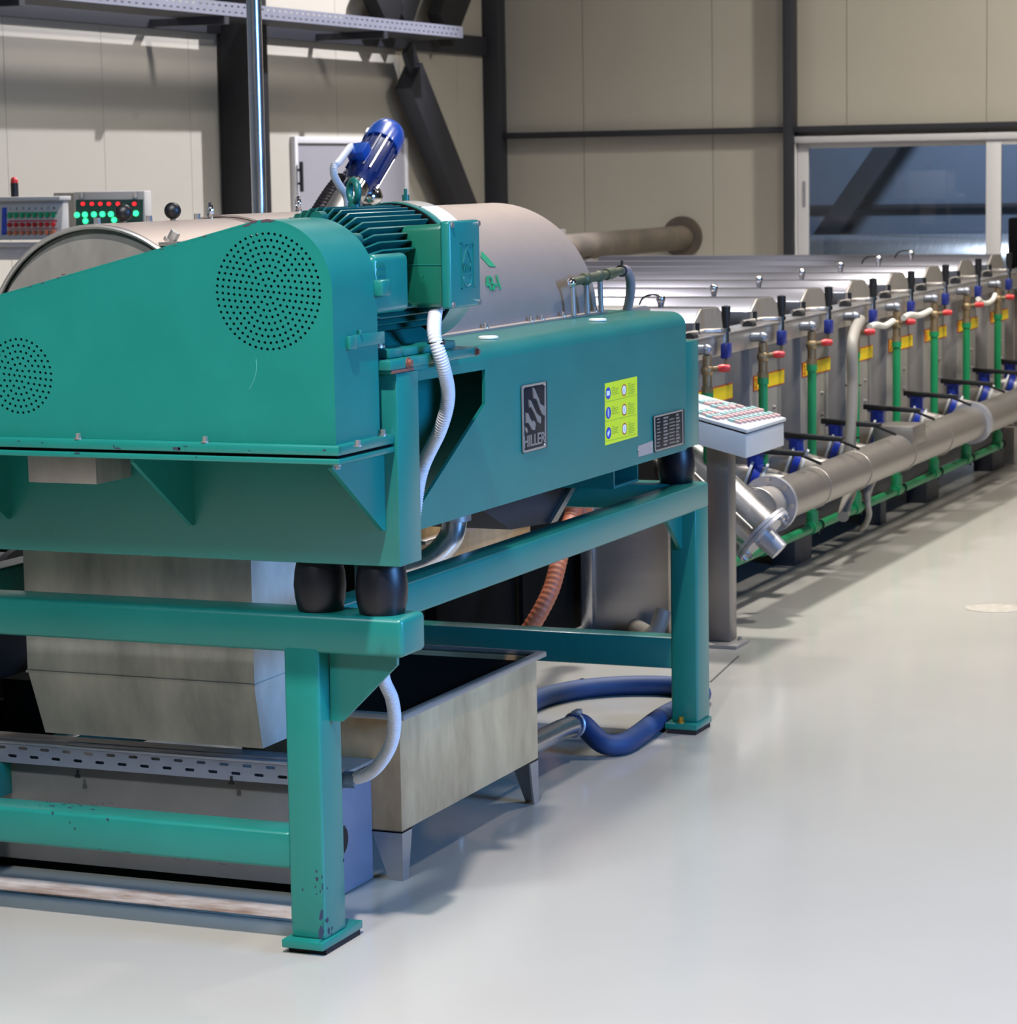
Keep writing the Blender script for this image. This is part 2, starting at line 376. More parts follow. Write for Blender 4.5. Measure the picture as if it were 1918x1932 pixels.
# sliding glass door
dr = struct(obj('door_1', MB().box(12.93, XW+.06, DY0-.035, DY0, 0, DZ).box(12.93, XW+.06, DY1, DY1+.035, 0, DZ).box(12.93, XW+.06, DY1+.035, DY0-.035, DZ-.045, DZ), M['frame'], None, .003))
gl = onx(1524, 280, 12.97); gr = onx(1875, 270, 12.97); mid = onx(1900, 270, 12.95)
for i, (ya, yb, xo) in enumerate(((DY0-.04, gr.y-.04, 12.975), (mid.y+.14, DY1+.04, 12.945))):
    ga = ya-.1 if i else gl.y; gb = yb+.1 if i else gr.y
    zt = gl.z
    lf = part('door_leaf', MB().box(xo, xo+.03, ya, ga, .01, DZ-.047).box(xo, xo+.03, gb, yb, .01, DZ-.047).box(xo, xo+.03, ga, gb, zt, DZ-.047).box(xo, xo+.03, ga, gb, .01, .1), M['frame'], dr, .002)
    part('glass_pane', MB().box(xo+.012, xo+.018, gb, ga, .1, zt), M['glass'], lf)
    if i == 0: part('lock_strip', MB().box(xo-.004, xo, ya-.055, ya-.035, 1.33, 1.5), M['zinc'], dr)
# room beyond the glass
OX = 16.6
struct(obj('wall_beyond', MB().box(OX, OX+.1, -4, 8, 0, 4).box(XW+.2, OX, -4.1, -4, 0, 4).box(XW+.2, OX, 8, 8.1, 0, 4).box(XW+.2, OX, -4, 8, 4, 4.1), M['outer']))
mb = MB(); A_, B_ = onx(1530, 480, 16.3), onx(1675, 272, 16.3); t = (B_-A_).normalized(); s_ = t.cross(V(1, 0, 0))*.085
A2, B2 = A_-t*1.5, B_+t*1.2
mb.quadprism([A2-s_, A2+s_, B2+s_, B2-s_], (1, 0, 0), .1); trim(mb)
trim(MB().box(16.56, OX+.002, -4, 8, onx(1700, 394, 16.56).z, onx(1700, 385, 16.56).z))
tk = onx(1800, 449, 15.2)
t_ = thing('storage_tank', 'horizontal stainless tank glimpsed through the sliding glass door', 'tank', (15.2, tk.y, 0))
part('tank_shell', MB().cyl((15.2, tk.y+1.3, tk.z-.4), (15.2, tk.y-2.2, tk.z-.4), .43, n=32), M['steel_bright'], t_)
for yy in (tk.y+.8, tk.y-1.2): part('cradle', MB().box(14.95, 15.45, yy-.06, yy+.06, 0, tk.z-.6), M['steel'], t_)
lamp('adjoining_room_fill', (15.0, tk.y-.3, 3.5), 260, .5, (.85, .92, 1))  # unseen lamp added to light the room beyond the glass
# door on the left wall
p0, p1 = ony(555, 268, 5.1), ony(763, 262, 5.1)
dl = struct(obj('door_2', MB().box(p0.x-.02, p0.x+.02, 5.085, YW+.002, 0, 1.83).box(p1.x-.03, p1.x+.02, 5.085, YW+.002, 0, 1.83).box(p0.x+.02, p1.x-.03, 5.085, YW+.002, 1.79, 1.83), M['frame'], None, .003))
part('door_leaf', MB().box(p0.x+.022, p1.x-.032, 5.1, YW+.002, .01, 1.788), M['walldoor'], dl)
h0, h1 = ony(565, 305, 5.07), ony(565, 362, 5.07)
part('pull_handle', MB().cyl((h0.x, 5.06, h0.z), (h0.x, 5.06, h1.z), .012, n=10).cyl((h0.x, 5.06, h0.z-.05), (h0.x, 5.1, h0.z-.05), .008, n=8).cyl((h0.x, 5.06, h1.z+.05), (h0.x, 5.1, h1.z+.05), .008, n=8), M['black'], dl)

# overhead perforated cable tray on the left wall
TY = 4.62; te = ony(873, 60, TY); tz = 2.455
ct = thing('overhead_cable_tray', 'long perforated galvanised cable tray high along the left wall', 'cable tray', (te.x, TY, tz))
holes = []; xx = 4.2
while xx < te.x-.1:
    for zz in (.02, .052): holes.append([(xx+(.03 if zz > .03 else 0)-.014, tz+zz-.004), (xx+(.03 if zz > .03 else 0)+.014, tz+zz-.004), (xx+(.03 if zz > .03 else 0)+.014, tz+zz+.004), (xx+(.03 if zz > .03 else 0)-.014, tz+zz+.004)])
    xx += .07
perforated([(2.0, tz), (te.x, tz), (te.x, tz+.072), (2.0, tz+.072)], holes, lambda p: (p[0], TY, p[1]), M['tray'], 'tray_side', ct, .003, (0, 1, 0))
part('tray_base', MB().box(2, te.x, TY+.003, TY+.3, tz-.003, tz), M['darksteel'], ct)  # dark colour stands in for the shaded tray underside
part('tray_back', MB().box(2, te.x, TY+.297, TY+.3, tz, tz+.07), M['darksteel'], ct)  # darkened like the base, shade put into the colour
for xx in (4, 6.2, 8.2, 10.2): part('tray_bracket', MB().box(xx, xx+.05, TY, YW-.004, tz-.045, tz-.004), M['darksteel'], ct)
# vertical stainless pipe
px_ = ony(484, 200, 1.5)
vp = thing('vertical_pipe', 'tall bright stainless vertical pipe in front of the black column', 'pipe', (px_.x, 1.5, 0))
part('pipe_tube', MB().cyl((px_.x, 1.5, 0), (px_.x, 1.5, ZC), .0235, n=28), M['steel_bright'], vp)
part('floor_flange', MB().cyl((px_.x, 1.5, 0), (px_.x, 1.5, .012), .06, n=28), M['steel'], vp)
# conveyor pipe through the back wall
wc = onx(1287, 447, 12.99); q0 = V(9.95, wc.y, wc.z)
wp = thing('wall_conveyor', 'grimy stainless conveyor pipe ending at a round collar on the cream wall', 'pipe', (XW, wc.y, 0))
part('pipe_tube', MB().cyl((8.9, wc.y, wc.z-.005), (XW+.002, wc.y, wc.z-.005), .083, n=28), M['oldpipe'], wp)
part('wall_collar', MB().cyl((12.97, wc.y, wc.z), (XW+.001, wc.y, wc.z), onx(1287, 408, 12.97).z-wc.z, n=40), M['collar'], wp)
hb0 = ony(1121, 436, wc.y-.08); hb1 = ony(1205, 436, wc.y-.08)
part('inlet_hopper', MB().box(10.0, 10.55, wc.y-.1, wc.y+.1, wc.z, wc.z+.115), M['steel_side'], wp, .003)
part('pipe_foot', MB().box(11, 11.1, wc.y-.06, wc.y+.06, 0, wc.z-.08), M['steel_side'], wp)
part('pipe_foot', MB().box(9.2, 9.3, wc.y-.06, wc.y+.06, 0, wc.z-.08), M['steel_side'], wp)

# ------------------------------------------------------------------ control consoles at the left
CXA = 5.0
a0, a1 = onx(-60, 376, CXA), onx(112, 372, CXA); zb = onx(106, 452, CXA).z; zt = a1.z
cs = thing('selector_console', 'white operator console with rows of green, red and orange rotary switches', 'control panel', (CXA, a1.y, 0))
part('housing', MB().prism([(CXA, zb), (CXA+.03, zt-.012), (CXA+.07, zt-.012), (CXA+.07, zb)], 'y', a1.y, a0.y), M['console'], cs, .004)
part('hood', MB().box(CXA-.012, CXA+.08, a1.y-.008, a0.y, zt-.014, zt+.004), M['console'], cs, .003)
def fx(px, py): t = (onx(px, py, CXA).z-zb)/(zt-.012-zb); return onx(px, py, CXA+.03*max(0, min(1, t)))
part('shelf', MB().box(CXA-.03, CXA+.09, a1.y-.02, a0.y, zb-.03, zb-.012), M['zinc'], cs, .003)
part('side_rail', MB().box(CXA+.0, CXA+.08, a1.y-.1, a0.y, zb-.085, zb-.03), M['zinc'], cs, .003)
for yy in (a1.y+.03, a0.y-.05): part('leg', MB().box(CXA+.02, CXA+.07, yy, yy+.05, 0, zb-.085), M['steel'], cs)
for (pa, pb, py, m_) in ((15, 108, 401.5, 'greenprint'), (17, 108, 416.5, 'red'), (17, 108, 431.5, 'orange')):
    q = [fx(pa, py+2.2), fx(pb, py+1.), fx(pb, py-1.6), fx(pa, py-.4)]; part('label_band', MB().quadprism(q, (-1, 0, .2), .0012), M[m_], cs)
lb = [fx(3, 444), fx(13, 443), fx(13, 391), fx(4, 392)]; part('maker_sticker', MB().quadprism(lb, (-1, 0, .2), .001), M['iconblue'], cs)
for i in range(8):
    px = 20+i*11.7
    part('scale_number', text_mb(str(i+1), .016, fx(px-1.5, 396-i*.15), (0, -1, 0), (.2, 0, .98), .001), M['black'], cs)
    for py, m_ in ((407.5, 'greenprint'), (424.5, 'red'), (439.5, 'orange')):
        p = fx(px, py-i*.15); part('rotary_switch', MB().cyl(p, p+V(-.012, 0, .002), .0095, n=10).box(p.x-.018, p.x-.01, p.y-.0025, p.y+.0025, p.z-.009, p.z+.009), M['dark' if m_ == 'x' else m_], cs)
bc = onx(28, 372, CXA+.05)
be = thing('signal_beacon', 'red domed beacon on a black stem above the selector console', 'beacon', (CXA+.05, bc.y, zt))
part('stem', MB().cyl((CXA+.05, bc.y, zt+.004), (CXA+.05, bc.y, zt+.062), .0165, n=18), M['black'], be)
part('dome', MB().lathe([(.0155, 0), (.0155, .012), (.012, .02), (.006, .025), (.001, .026)], (CXA+.05, bc.y, zt+.062), (0, 0, 1), 18), M['red'], be)
CXB = 5.6
b0, b1 = onx(138, 362, CXB), onx(272, 361, CXB); zbb = b1.z-.26
lc = thing('indicator_console', 'grey console with red and green lamps glowing on a dark panel', 'control panel', (CXB, b1.y, 0))
part('housing', MB().box(CXB, CXB+.06, b1.y, b0.y, zbb, b0.z), M['console'], lc, .004)
part('stand', MB().box(CXB+.01, CXB+.05, b1.y+.1, b1.y+.25, 0, zbb), M['steel_side'], lc)
part('side_cover', MB().prism([(CXB+.01, b0.y), (CXB+.06, b0.y), (CXB+.06, b0.y+.13), (CXB+.045, b0.y+.13)], 'z', zbb, b0.z-.004), M['steel_side'], lc)
dp = [onx(144, 447, CXB), onx(270, 447, CXB), onx(270, 376, CXB), onx(144, 377, CXB)]
part('dark_panel', MB().quadprism(dp, (-1, 0, 0), .004), M['lcd'], lc)
for px in (157, 258): p = onx(px, 367, CXB); part('latch', MB().box(p.x-.012, p.x, p.y-.006, p.y+.006, p.z-.014, p.z+.012), M['chrome'], lc)
for px in (157, 174, 190, 206, 223, 254): p = onx(px, 384.5, CXB-.004); part('red_lamp', MB().cyl(p, p+V(-.008, 0, 0), .0085, n=12), M['led_red'], lc)
for px, py in ((146, 405.5), (161, 405), (178, 404.5), (194, 404), (210, 404), (227, 403.5), (257, 402.5), (162, 417), (216, 415)): p = onx(px, py, CXB-.004); part('green_lamp', MB().cyl(p, p+V(-.008, 0, 0), .0125, n=14), M['led_green'], lc)

# ------------------------------------------------------------------ teal support frame
T, TW = M['teal'], M['teal_worn']
fr = thing('support_frame', 'teal painted steel frame on four legs carrying the centrifuge', 'frame', (0, 0, 0))
ZT, ZB = .711, .630
part('front_beam', MB().box(.02, .134, -.19, 1.27, ZB, ZT), T, fr, .011, seg=3)
def skew(x): return -.0062*x
for y0 in (0., 1.0):
    part('side_beam', MB().prism([(.134, y0), (2.474, y0+skew(2.474)), (2.474, y0+skew(2.474)+.08), (.134, y0+.08)], 'z', .637, .7115), T, fr, .008, seg=3)
part('rear_beam', MB().box(2.362, 2.47, .066, .985, .637, .711), T, fr, .008)
legs = []
for (lx, lw, ly) in ((.02, .1, 0.), (.02, .1, 1.0), (2.364, .11, -.0145), (2.364, .11, .985)):
    lg = part('leg', MB().box(lx, lx+lw, ly, ly+.08, .028, .645), TW if lx < 1 else T, fr, .007, seg=3)
    front = lx < 1
    a0_ = lx-.024 if front else lx-.03; a1_ = lx+(.165 if front else .108)
    fp = part('foot_plate', MB().box(a0_, a1_, ly-.006, ly+.09, .012, .03), TW, lg, .003)
    part('rubber_pad', MB().box(a0_+.018 if front else a0_, a1_-.01, ly-.004, ly+.082, 0, .012), M['pad'], lg)
    if not front: part('anchor_bolt', MB().bolt((lx-.015, ly+.045, .03), (0, 0, 1), .008, .012), M['goldnut'], lg)
part('front_stretcher', MB().box(.024, .108, .078, 1.002, .171, .251), TW, fr, .009, seg=3)
part('rear_stretcher', MB().box(2.366, 2.44, .06, .99, .181, .272), T, fr, .007)
for y0 in (1.0,): part('side_stretcher', MB().box(.12, 2.364, y0, y0+.07, .18, .26), T, fr, .007)
def P2(x, *pts): return [(onx(a, b, x).y, onx(a, b, x).z) for a, b in pts]
XG = .066
part('leg_gusset', MB().prism(P2(XG, (622, 1228), (748, 1238), (748, 1256), (646, 1361), (622, 1360)), 'x', XG, XG+.012), T, fr)
part('leg_gusset', MB().prism([(1.08, .64), (1.25, .64), (1.25, .62), (1.1, .47), (1.08, .47)], 'x', XG, XG+.012), T, fr)
part('leg_gusset', MB().prism([(2.366, .64), (2.366, .53), (2.355, .53), (2.22, .64)], 'y', .028, .04), T, fr)

# ------------------------------------------------------------------ decanter centrifuge
ce_ = thing('decanter_centrifuge', 'large teal decanter centrifuge with perforated belt guard and half-round steel bowl cover', 'machine', (.08, .0, .715))
part('front_box_beam', MB().box(.02, .125, -.19, 1.27, .816, 1.205), T, ce_, .004)
# long side panel with its cut-out beside the front beam
rc = [ony(*q, 0) for q in ((796, 717), (915, 697), (915, 762), (796, 950))]
sl = (rc[2].z-rc[3].z)/(rc[2].x-rc[3].x)
pts = [(rc[3].x-.09, .8205), (2.33, .8165), (2.33, 1.165), (.125, 1.169), (.125, 1.151), (rc[1].x, rc[1].z), (rc[2].x, rc[2].z), (rc[3].x-.0, rc[3].z)]
part('side_panel', MB().prism(pts, 'y', 0., .008), T, ce_)
# top sheet with the rounded shoulder, then the far panel
prof = [(0, 1.166)]+[(.045-.045*math.cos(q), 1.166+.038*math.sin(q)) for q in [math.pi/2*i/6 for i in range(1, 7)]]+[(.26, 1.2085)]
inn = [(p[0]+.006, p[1]-.007) for p in reversed(prof)]
part('top_sheet', MB().prism(prof+inn, 'x', .125, 2.33), T, ce_)
part('top_sheet', MB().prism([(1.08-p[0], p[1]) for p in prof+inn], 'x', .125, 2.33), T, ce_)
part('side_panel', MB().box(.125, 2.33, 1.072, 1.08, .818, 1.167), T, ce_)
part('rear_panel', MB().prism([(0.004, .818), (1.076, .818), (1.076, 1.165), (1.04, 1.2), (.04, 1.2), (.004, 1.165)], 'x', 2.318, 2.33), T, ce_)
part('inner_plate', MB().box(.125, 1.5, .15, .158, .82, 1.2), T, ce_)
part('base_plate', MB().box(.125, 1.45, .16, 1.072, .818, .83), T, ce_)
fe = ony(1293, 650, 0)
part('rear_flange', MB().box(2.331, 2.45, .004, 1.07, .819, 1.1175), T, ce_, .002)
tb = [ony(*q, .1) for q in ((1158, 885), (1158, 922), (1204, 905), (1204, 875))]
part('cross_tube', MB().box(2.01, 2.205, .1, .95, .738, .746).box(2.01, 2.205, .1, .95, .809, .817).box(2.01, 2.018, .1, .95, .746, .809).box(2.197, 2.205, .1, .95, .746, .809), T, ce_)
part('tube_interior', MB().box(2.018, 2.197, .2, .21, .746, .809), M['dark'], ce_)  # dark plate painted for the shade inside the open tube
# rubber isolators
for (mx, my) in ((.08, -.118), (.08, .022), (.08, 1.06), (.08, 1.2), (2.425, .065), (2.3, .3), (2.425, 1.02)):
    h = .816-.7115
    part('rubber_mount', MB().lathe([(.001, 0), (.046, 0), (.0475, .004), (.052, .025), (.0545, h*.5), (.052, h-.025), (.0475, h-.004), (.046, h), (.001, h)], (mx, my, .7115), (0, 0, 1), 36), M['rubber'], ce_, sharp=60)
# gussets below the guard flange
for (pxv, pyb, xo) in ((365, 990, -.215), (725, 1000, -.215), (18, 978, -.215)):
    q = onx(pxv, pyb, .02)
    part('guard_bracket', MB().prism([(.02, 1.05), (xo, 1.05), (xo, 1.04), (.008, q.z), (.02, q.z)], 'y', q.y-.004, q.y+.006), T, ce_)
gb = [onx(52, 868, -.12), onx(182, 914, -.12)]
part('drain_box', MB().box(-.12, .02, gb[1].y, gb[0].y, gb[1].z, 1.049), M['steel_side'], ce_, .002)
# belt guard
XF, XK = -.208, -.012
C1, R1 = (-.028, 1.378), .138; C2, R2 = (.54, 1.208), .168
dx, dz = C2[0]-C1[0], C2[1]-C1[1]; D = math.hypot(dx, dz); al = math.atan2(dz, dx)+math.acos((R1-R2)/D)
N_ = 20
out = [(-.166, 1.084)]
out += [(C1[0]+R1*math.cos(q), C1[1]+R1*math.sin(q)) for q in [math.pi+(al-math.pi)*i/N_ for i in range(N_+1)]]
out += [(C2[0]+R2*math.cos(q), C2[1]+R2*math.sin(q)) for q in [al+(0-al)*i/N_ for i in range(N_+1)]]
out += [(C2[0]+R2, 1.084)]
holes = [circle(C1, .0031)]
holes += [circle((C1[0]+k*.01235*math.cos(2*math.pi*j/(6*k)+.1), C1[1]+k*.01235*math.sin(2*math.pi*j/(6*k)+.1)), .0031) for k in range(1, 10) for j in range(6*k)]
CV = (.54, 1.2075)
holes += [circle((CV[0]+k*.01235*math.cos(2*math.pi*j/(6*k)+.1), CV[1]+k*.01235*math.sin(2*math.pi*j/(6*k)+.1)), .0031) for k in range(1, 7) for j in range(6*k)]+[circle(CV, .0031)]
cc = (.2, 1.25)
def inw(p, e=.005): d_ = Vector((cc[0]-p[0], cc[1]-p[1])).normalized()*e; return (p[0]+d_.x, p[1]+d_.y)
gd = perforated([inw(p, .0025) for p in out], holes, lambda p: (XF, p[0], p[1]), TW, 'belt_guard', ce_, .005, (1, 0, 0))
mb = MB(); n_o = len(out); XR = XF-.0002
vs = [(x_, *q) for p in out for (x_, q) in ((XR, p), (XK, p), (XK, inw(p, .006)), (XR, inw(p, .006)))]
fs = []
for i in range(n_o-1):
    for k in range(4): fs.append((4*i+k, 4*i+(k+1) % 4, 4*i+4+(k+1) % 4, 4*i+4+k))
fs += [(0, 1, 2, 3), (4*n_o-1, 4*n_o-2, 4*n_o-3, 4*n_o-4)]
mb.add(vs, fs)
bm_rim = part('guard_rim', mb, TW, gd)
part('guard_light_block', MB().prism([inw(p, .012) for p in out], 'x', XK-.012, XK-.008), M['dark'], gd)  # dark plate added to block light behind the vent holes
p = ony(652, 655, -.166)
part('guard_clip', MB().box(p.x, p.x+.03, -.176, -.165, 1.264, 1.289).box(p.x+.03, XK+.02, -.172, -.165, 1.266, 1.29).bolt((p.x+.055, -.17, 1.29), (0, 0, 1), .004, .006), T, gd, .002)
LY = -.183
fl_ = part('guard_flange', MB().prism([(-.231, LY+.0), (-.225, LY), (.02, LY), (.02, .75), (-.231, .75)], 'z', 1.0655, 1.0845), TW, ce_, .003)
part('backing_flange', MB().box(-.231, .02, LY, .75, 1.0485, 1.0595), TW, ce_, .002)
part('flange_gap_shade', MB().box(-.224, .02, LY+.008, .75, 1.0595, 1.0655), M['dark'], ce_)  # dark strip standing in for the shaded gap between flanges
for (bx, by) in ((130, 832), (382, 836), (642, 850)):
    q = onz(bx, by, 1.0845); part('flange_bolt', MB().bolt((max(q.x, -.224), q.y, 1.0845), (0, 0, 1), .0055, .008), M['bolt'], fl_)
q = ony(722, 828, LY+.01); part('flange_bolt', MB().bolt((q.x, q.y, 1.0845), (0, 0, 1), .0055, .008), M['bolt'], fl_)
part('flange_bolt', MB().bolt((-.222, LY+.008, 1.0485), (0, 0, -1), .0055, .006), M['bolt'], fl_)
# bowl cover : half cylinders lying on the top sheet
BY, BZ, BR, BR1 = .52, 1.204, .309, .277
def half(x0, x1, r, yc, zc, n=48):
    mb = MB(); ang = [math.pi*i/n for i in range(n+1)]
    o = [(yc+r*math.cos(q), zc+r*math.sin(q)) for q in ang]; i_ = [(yc+(r-.006)*math.cos(q), zc+(r-.006)*math.sin(q)) for q in reversed(ang)]
    mb.prism(o+i_, 'x', x0, x1); return mb
bw = part('bowl_cover', half(.62, 2.19, BR, BY, BZ), M['bowl'], ce_, sharp=30)
part('cover_end', MB().prism([(BY+(BR-.004)*math.cos(math.pi*i/32), BZ+(BR-.004)*math.sin(math.pi*i/32)) for i in range(33)], 'x', 2.182, 2.19), M['bowl'], bw)
part('cover_end', MB().prism([(BY+(BR-.004)*math.cos(math.pi*i/32), BZ+(BR-.004)*math.sin(math.pi*i/32)) for i in range(33)], 'x', .62, .63), M['bowl'], bw)
hd = part('gearbox_hood', half(.085, .62, BR1, .532, 1.228), M['bowl'], ce_, sharp=30)
part('hood_disc', MB().prism([(.532+(BR1-.012)*math.cos(math.pi*i/40), 1.228+(BR1-.012)*math.sin(math.pi*i/40)) for i in range(41)], 'x', .094, .1), M['steel_side'], hd)
mb = MB(); mb.tube([(.084, .532+(BR1-.006)*math.cos(math.pi*i/48), 1.228+(BR1-.006)*math.sin(math.pi*i/48)) for i in range(49)], .0055, 8); part('hood_rim', mb, M['steel'], hd)
q = onx(302, 459, .085); part('hinge_strip', MB().box(.085, .6, q.y-.04, q.y+.004, q.z-.006, q.z+.002), M['steel'], hd)
q2 = oncyl(322, 455, .532, 1.228, BR1); part('hood_bolt', MB().bolt(q2, (0, -.55, .83), .011, .016), M['bolt'], hd)
def top(px, py): t = ony(px, py, .532); return V(t.x, .532, 1.228+BR1)
for px in (234, 326):
    t = top(px, 411); kb = part('ball_knob', MB().sphere((t.x, t.y, t.z+.021), .0187, 24, (1, 1, 1)), M['black'], hd, sharp=80)
    part('knob_stem', MB().cyl((t.x, t.y, t.z-.004), (t.x, t.y, t.z+.006), .006, n=10), M['brass'], kb)
for px in (183, 281, 372): t = top(px, 411); part('hood_nut', MB().bolt((t.x, t.y, t.z-.004), (0, 0, 1), .0075, .011), M['bolt'], hd)
t = top(397, 410); part('lifting_eye', MB().torus((t.x, t.y, t.z+.018), (.6, -.8, 0), .0145, .0055, 20, 8).cyl((t.x, t.y, t.z-.004), (t.x, t.y, t.z+.004), .008, n=10), M['chrome'], hd)
t = oncyl(809, 390, BY, BZ, BR); part('lifting_eye', MB().torus((1.0, BY, BZ+BR+.018), (.6, -.8, 0), .0145, .005, 20, 8).cyl((1.0, BY, BZ+BR-.004), (1.0, BY, BZ+BR+.005), .008, n=10), M['chrome'], bw)
# cover flange along the right side with bolts
part('cover_flange', MB().box(.62, 2.195, BY-BR-.03, BY-BR+.008, 1.207, 1.2125), M['bowl'], bw)
part('cover_seal', MB().box(.62, 2.195, BY-BR-.034, BY-BR, 1.2075-.0035, 1.2068), M['black'], bw)
for px, py in ((892, 619), (963, 606), (988, 603), (1032, 597), (1095, 588)):
    q = onz(px, py, 1.2125); part('flange_bolt', MB().bolt((q.x, BY-BR-.014, 1.2125), (0, 0, 1), .006, .008), M['bolt'], bw)
for px, py in ((921, 637), (1127, 604)): q = onz(px, py, 1.2075); part('white_cap', MB().lathe([(.001, .004), (.02, .004), (.024, .002), (.024, -.002)], (q.x, q.y, 1.2078), (0, 0, 1), 28), M['white'], ce_)
# green lettering on the cover
qa = oncyl(912, 552, BY, BZ, BR); qb = oncyl(912, 500, BY, BZ, BR)
th = math.atan2(qa.z-BZ, qa.y-BY); up = V(0, math.sin(th), -math.cos(th))*-1
if up.z < 0: up = -up
nr = V(0, math.cos(th), math.sin(th))
part('model_number', text_mb('43-1', .052, qa+nr*.0015+V(.028, 0, 0)+up*.004, (1, 0, 0), up, .0012, .02), M['greenprint'], bw)
def oc(px, py): q = oncyl(px, py, BY, BZ, BR+.001); return q
part('logo_stroke', MB().quadprism([oc(908, 474), oc(915, 481), oc(935, 503), oc(923, 503), oc(906, 484)], nr, .001), M['greenprint'], bw)
# plates and stickers on the side panel
def pl(px, py, e=0.): return ony(px, py, -e)
def plq(pts, e=0.): return [pl(a, b, e) for a, b in pts]
NP = part('maker_plate', MB().quadprism(plq(((983, 727.5), (1029, 719), (1030, 844), (985, 856))), (0, -1, 0), .004), M['plate'], ce_, .0015)
def zz(a, b): return (940+a/4.567, 680+b/4.567)
def edge(pts, w_=.0045, e=.004):
    mb = MB(); pts = plq(pts, e)
    for i in range(len(pts)): mb.tube([pts[i], pts[(i+1) % len(pts)]], w_/2, 6)
    return mb
part('plate_border', edge(((985, 730), (1027.5, 722), (1028, 842), (987, 853)), .006), M['plategrey'], NP)
STK = [((288, 232), (302, 242), (322, 290), (342, 335), (348, 368), (372, 388), (398, 402), (402, 480), (372, 468), (350, 420), (326, 348), (312, 326), (298, 330)),
       ((256, 338), (272, 350), (290, 388), (303, 420), (320, 455), (345, 478), (358, 488), (356, 545), (330, 530), (308, 470), (286, 425), (270, 398), (260, 405)),
       ((230, 450), (250, 460), (262, 495), (278, 525), (300, 520), (312, 545), (306, 600), (282, 598), (262, 560), (248, 535), (232, 540)),
       ((224, 572), (238, 585), (244, 612), (236, 628), (226, 606))]
for s_ in STK: part('logo_stroke', MB().quadprism(plq([zz(*q) for q in s_], .0042), (0, -1, 0), .003), M['plategrey'], NP)
t0, t1 = pl(*zz(216, 755), .0042), pl(*zz(400, 722), .0042)
t2 = pl(*zz(216, 655), .0042)
tm = text_mb('HILLER', 1, (0, 0, 0), (1, 0, 0), (0, 0, 1), .002, .01); xs = [v[0] for v in tm.v]; zs = [v[2] for v in tm.v]
wx, hz = max(xs)-min(xs), max(zs)-min(zs)
tm.v = [(t0.x+(v[0]-min(xs))/wx*(t1.x-t0.x), -.0042+v[1], t0.z+(v[2]-min(zs))/hz*(t2.z-t0.z)) for v in tm.v]
part('lettering', tm, M['plategrey'], NP)
for q in ((986.5, 731), (1026, 725), (1027, 839), (988, 851)): part('rivet', MB().sphere(pl(*q, .004), .004, 8), M['bolt'], NP)
ST = part('safety_sticker', MB().quadprism(plq(((1140.6, 723.8), (1200.6, 710), (1201.6, 823), (1141, 840.5))), (0, -1, 0), .0012), M['sticker'], ce_)
def ell(px, py, w_, h_, e): c_ = pl(px, py, e); return [c_+V(math.cos(2*math.pi*i/20)*w_, 0, math.sin(2*math.pi*i/20)*h_) for i in range(20)]
for px, py in ((1147, 742), (1147.4, 779), (1147.8, 817)): part('blue_pictogram', MB().quadprism(ell(px, py, .0185, .0155, .0013), (0, -1, 0), .0004), M['iconblue'], ST)
part('pictogram_shape', MB().quadprism(plq(((1144, 738), (1150, 737), (1150, 746), (1144, 747)), .0018), (0, -1, 0), .0004), M['sticker_white'], ST)
part('pictogram_shape', MB().quadprism(ell(1147.4, 779, .006, .011, .0018), (0, -1, 0), .0004), M['cabinet'], ST)
part('pictogram_shape', MB().quadprism(plq(((1145, 818), (1149, 811), (1150, 815), (1147, 824)), .0018), (0, -1, 0), .0004), M['sticker_white'], ST)
for px, py in ((1176.8, 736), (1177.3, 773), (1177.7, 809)):
    rg = part('prohibition_ring', MB().quadprism(ell(px, py, .0185, .0155, .0013), (0, -1, 0), .0004), M['iconred'], ST)
    part('ring_face', MB().quadprism(ell(px, py, .0145, .0122, .0018), (0, -1, 0), .0004), M['sticker_white'], ST)
    part('pictogram_shape', MB().quadprism(ell(px, py+.5, .005, .006, .0023), (0, -1, 0), .0003), M['conduit'], ST)
mb = MB()
for row in range(3):
    for colx, n_l in ((1154, 5), (1184.5, 7)):
        for k in range(n_l):
            x0_ = colx; y0_ = 731+row*36.8+k*3.3-(colx-1154)*.235
            ln = (5 if k == 0 else 13-(k*37 % 4)); mb.quadprism(plq(((x0_, y0_), (x0_+ln, y0_-ln*.235), (x0_+ln, y0_-ln*.235+.9), (x0_, y0_+.9)), .0013), (0, -1, 0), .0003)
    y_ = 755+row*37; mb.quadprism(plq(((1142, y_+3.5), (1200, y_-10.5), (1200, y_-9.9), (1142, y_+4.1)), .0013), (0, -1, 0), .0003)
o_ = part('printed_lines', mb, M['ink'], ST); o_['kind'] = 'stuff'
DPc = ((1231, 785.5), (1287.5, 772), (1288.5, 838), (1233.5, 853.5))
DP = part('data_plate', MB().quadprism(plq(DPc), (0, -1, 0), .005), M['plate'], ce_, .001)
part('plate_border', edge(((1234, 787), (1286.5, 774), (1287.5, 836.5), (1236, 851)), .005, .005), M['plategrey'], DP)
mb = MB()
for r_ in range(9):
    for (u0, u1) in ((.06, .2), (.3, .48), (.52, .74), (.78, .92)):
        if r_ == 0 and u0 > .5 and u0 < .78: continue
        wob = (r_*13+int(u0*50)) % 5*.012
        v0 = .05+r_*.102; v1 = v0+(.055 if u0 in (.3, .78) else .035)
        def uv(u, v): return (1236+u*50, 788-u*12.6+v*62)
        mb.quadprism(plq((uv(u0, v0), uv(u1-wob, v0), uv(u1-wob, v1), uv(u0, v1)), .005), (0, -1, 0), .0008)
o_ = part('stamped_rows', mb, M['plategrey'], DP); o_['kind'] = 'stuff'
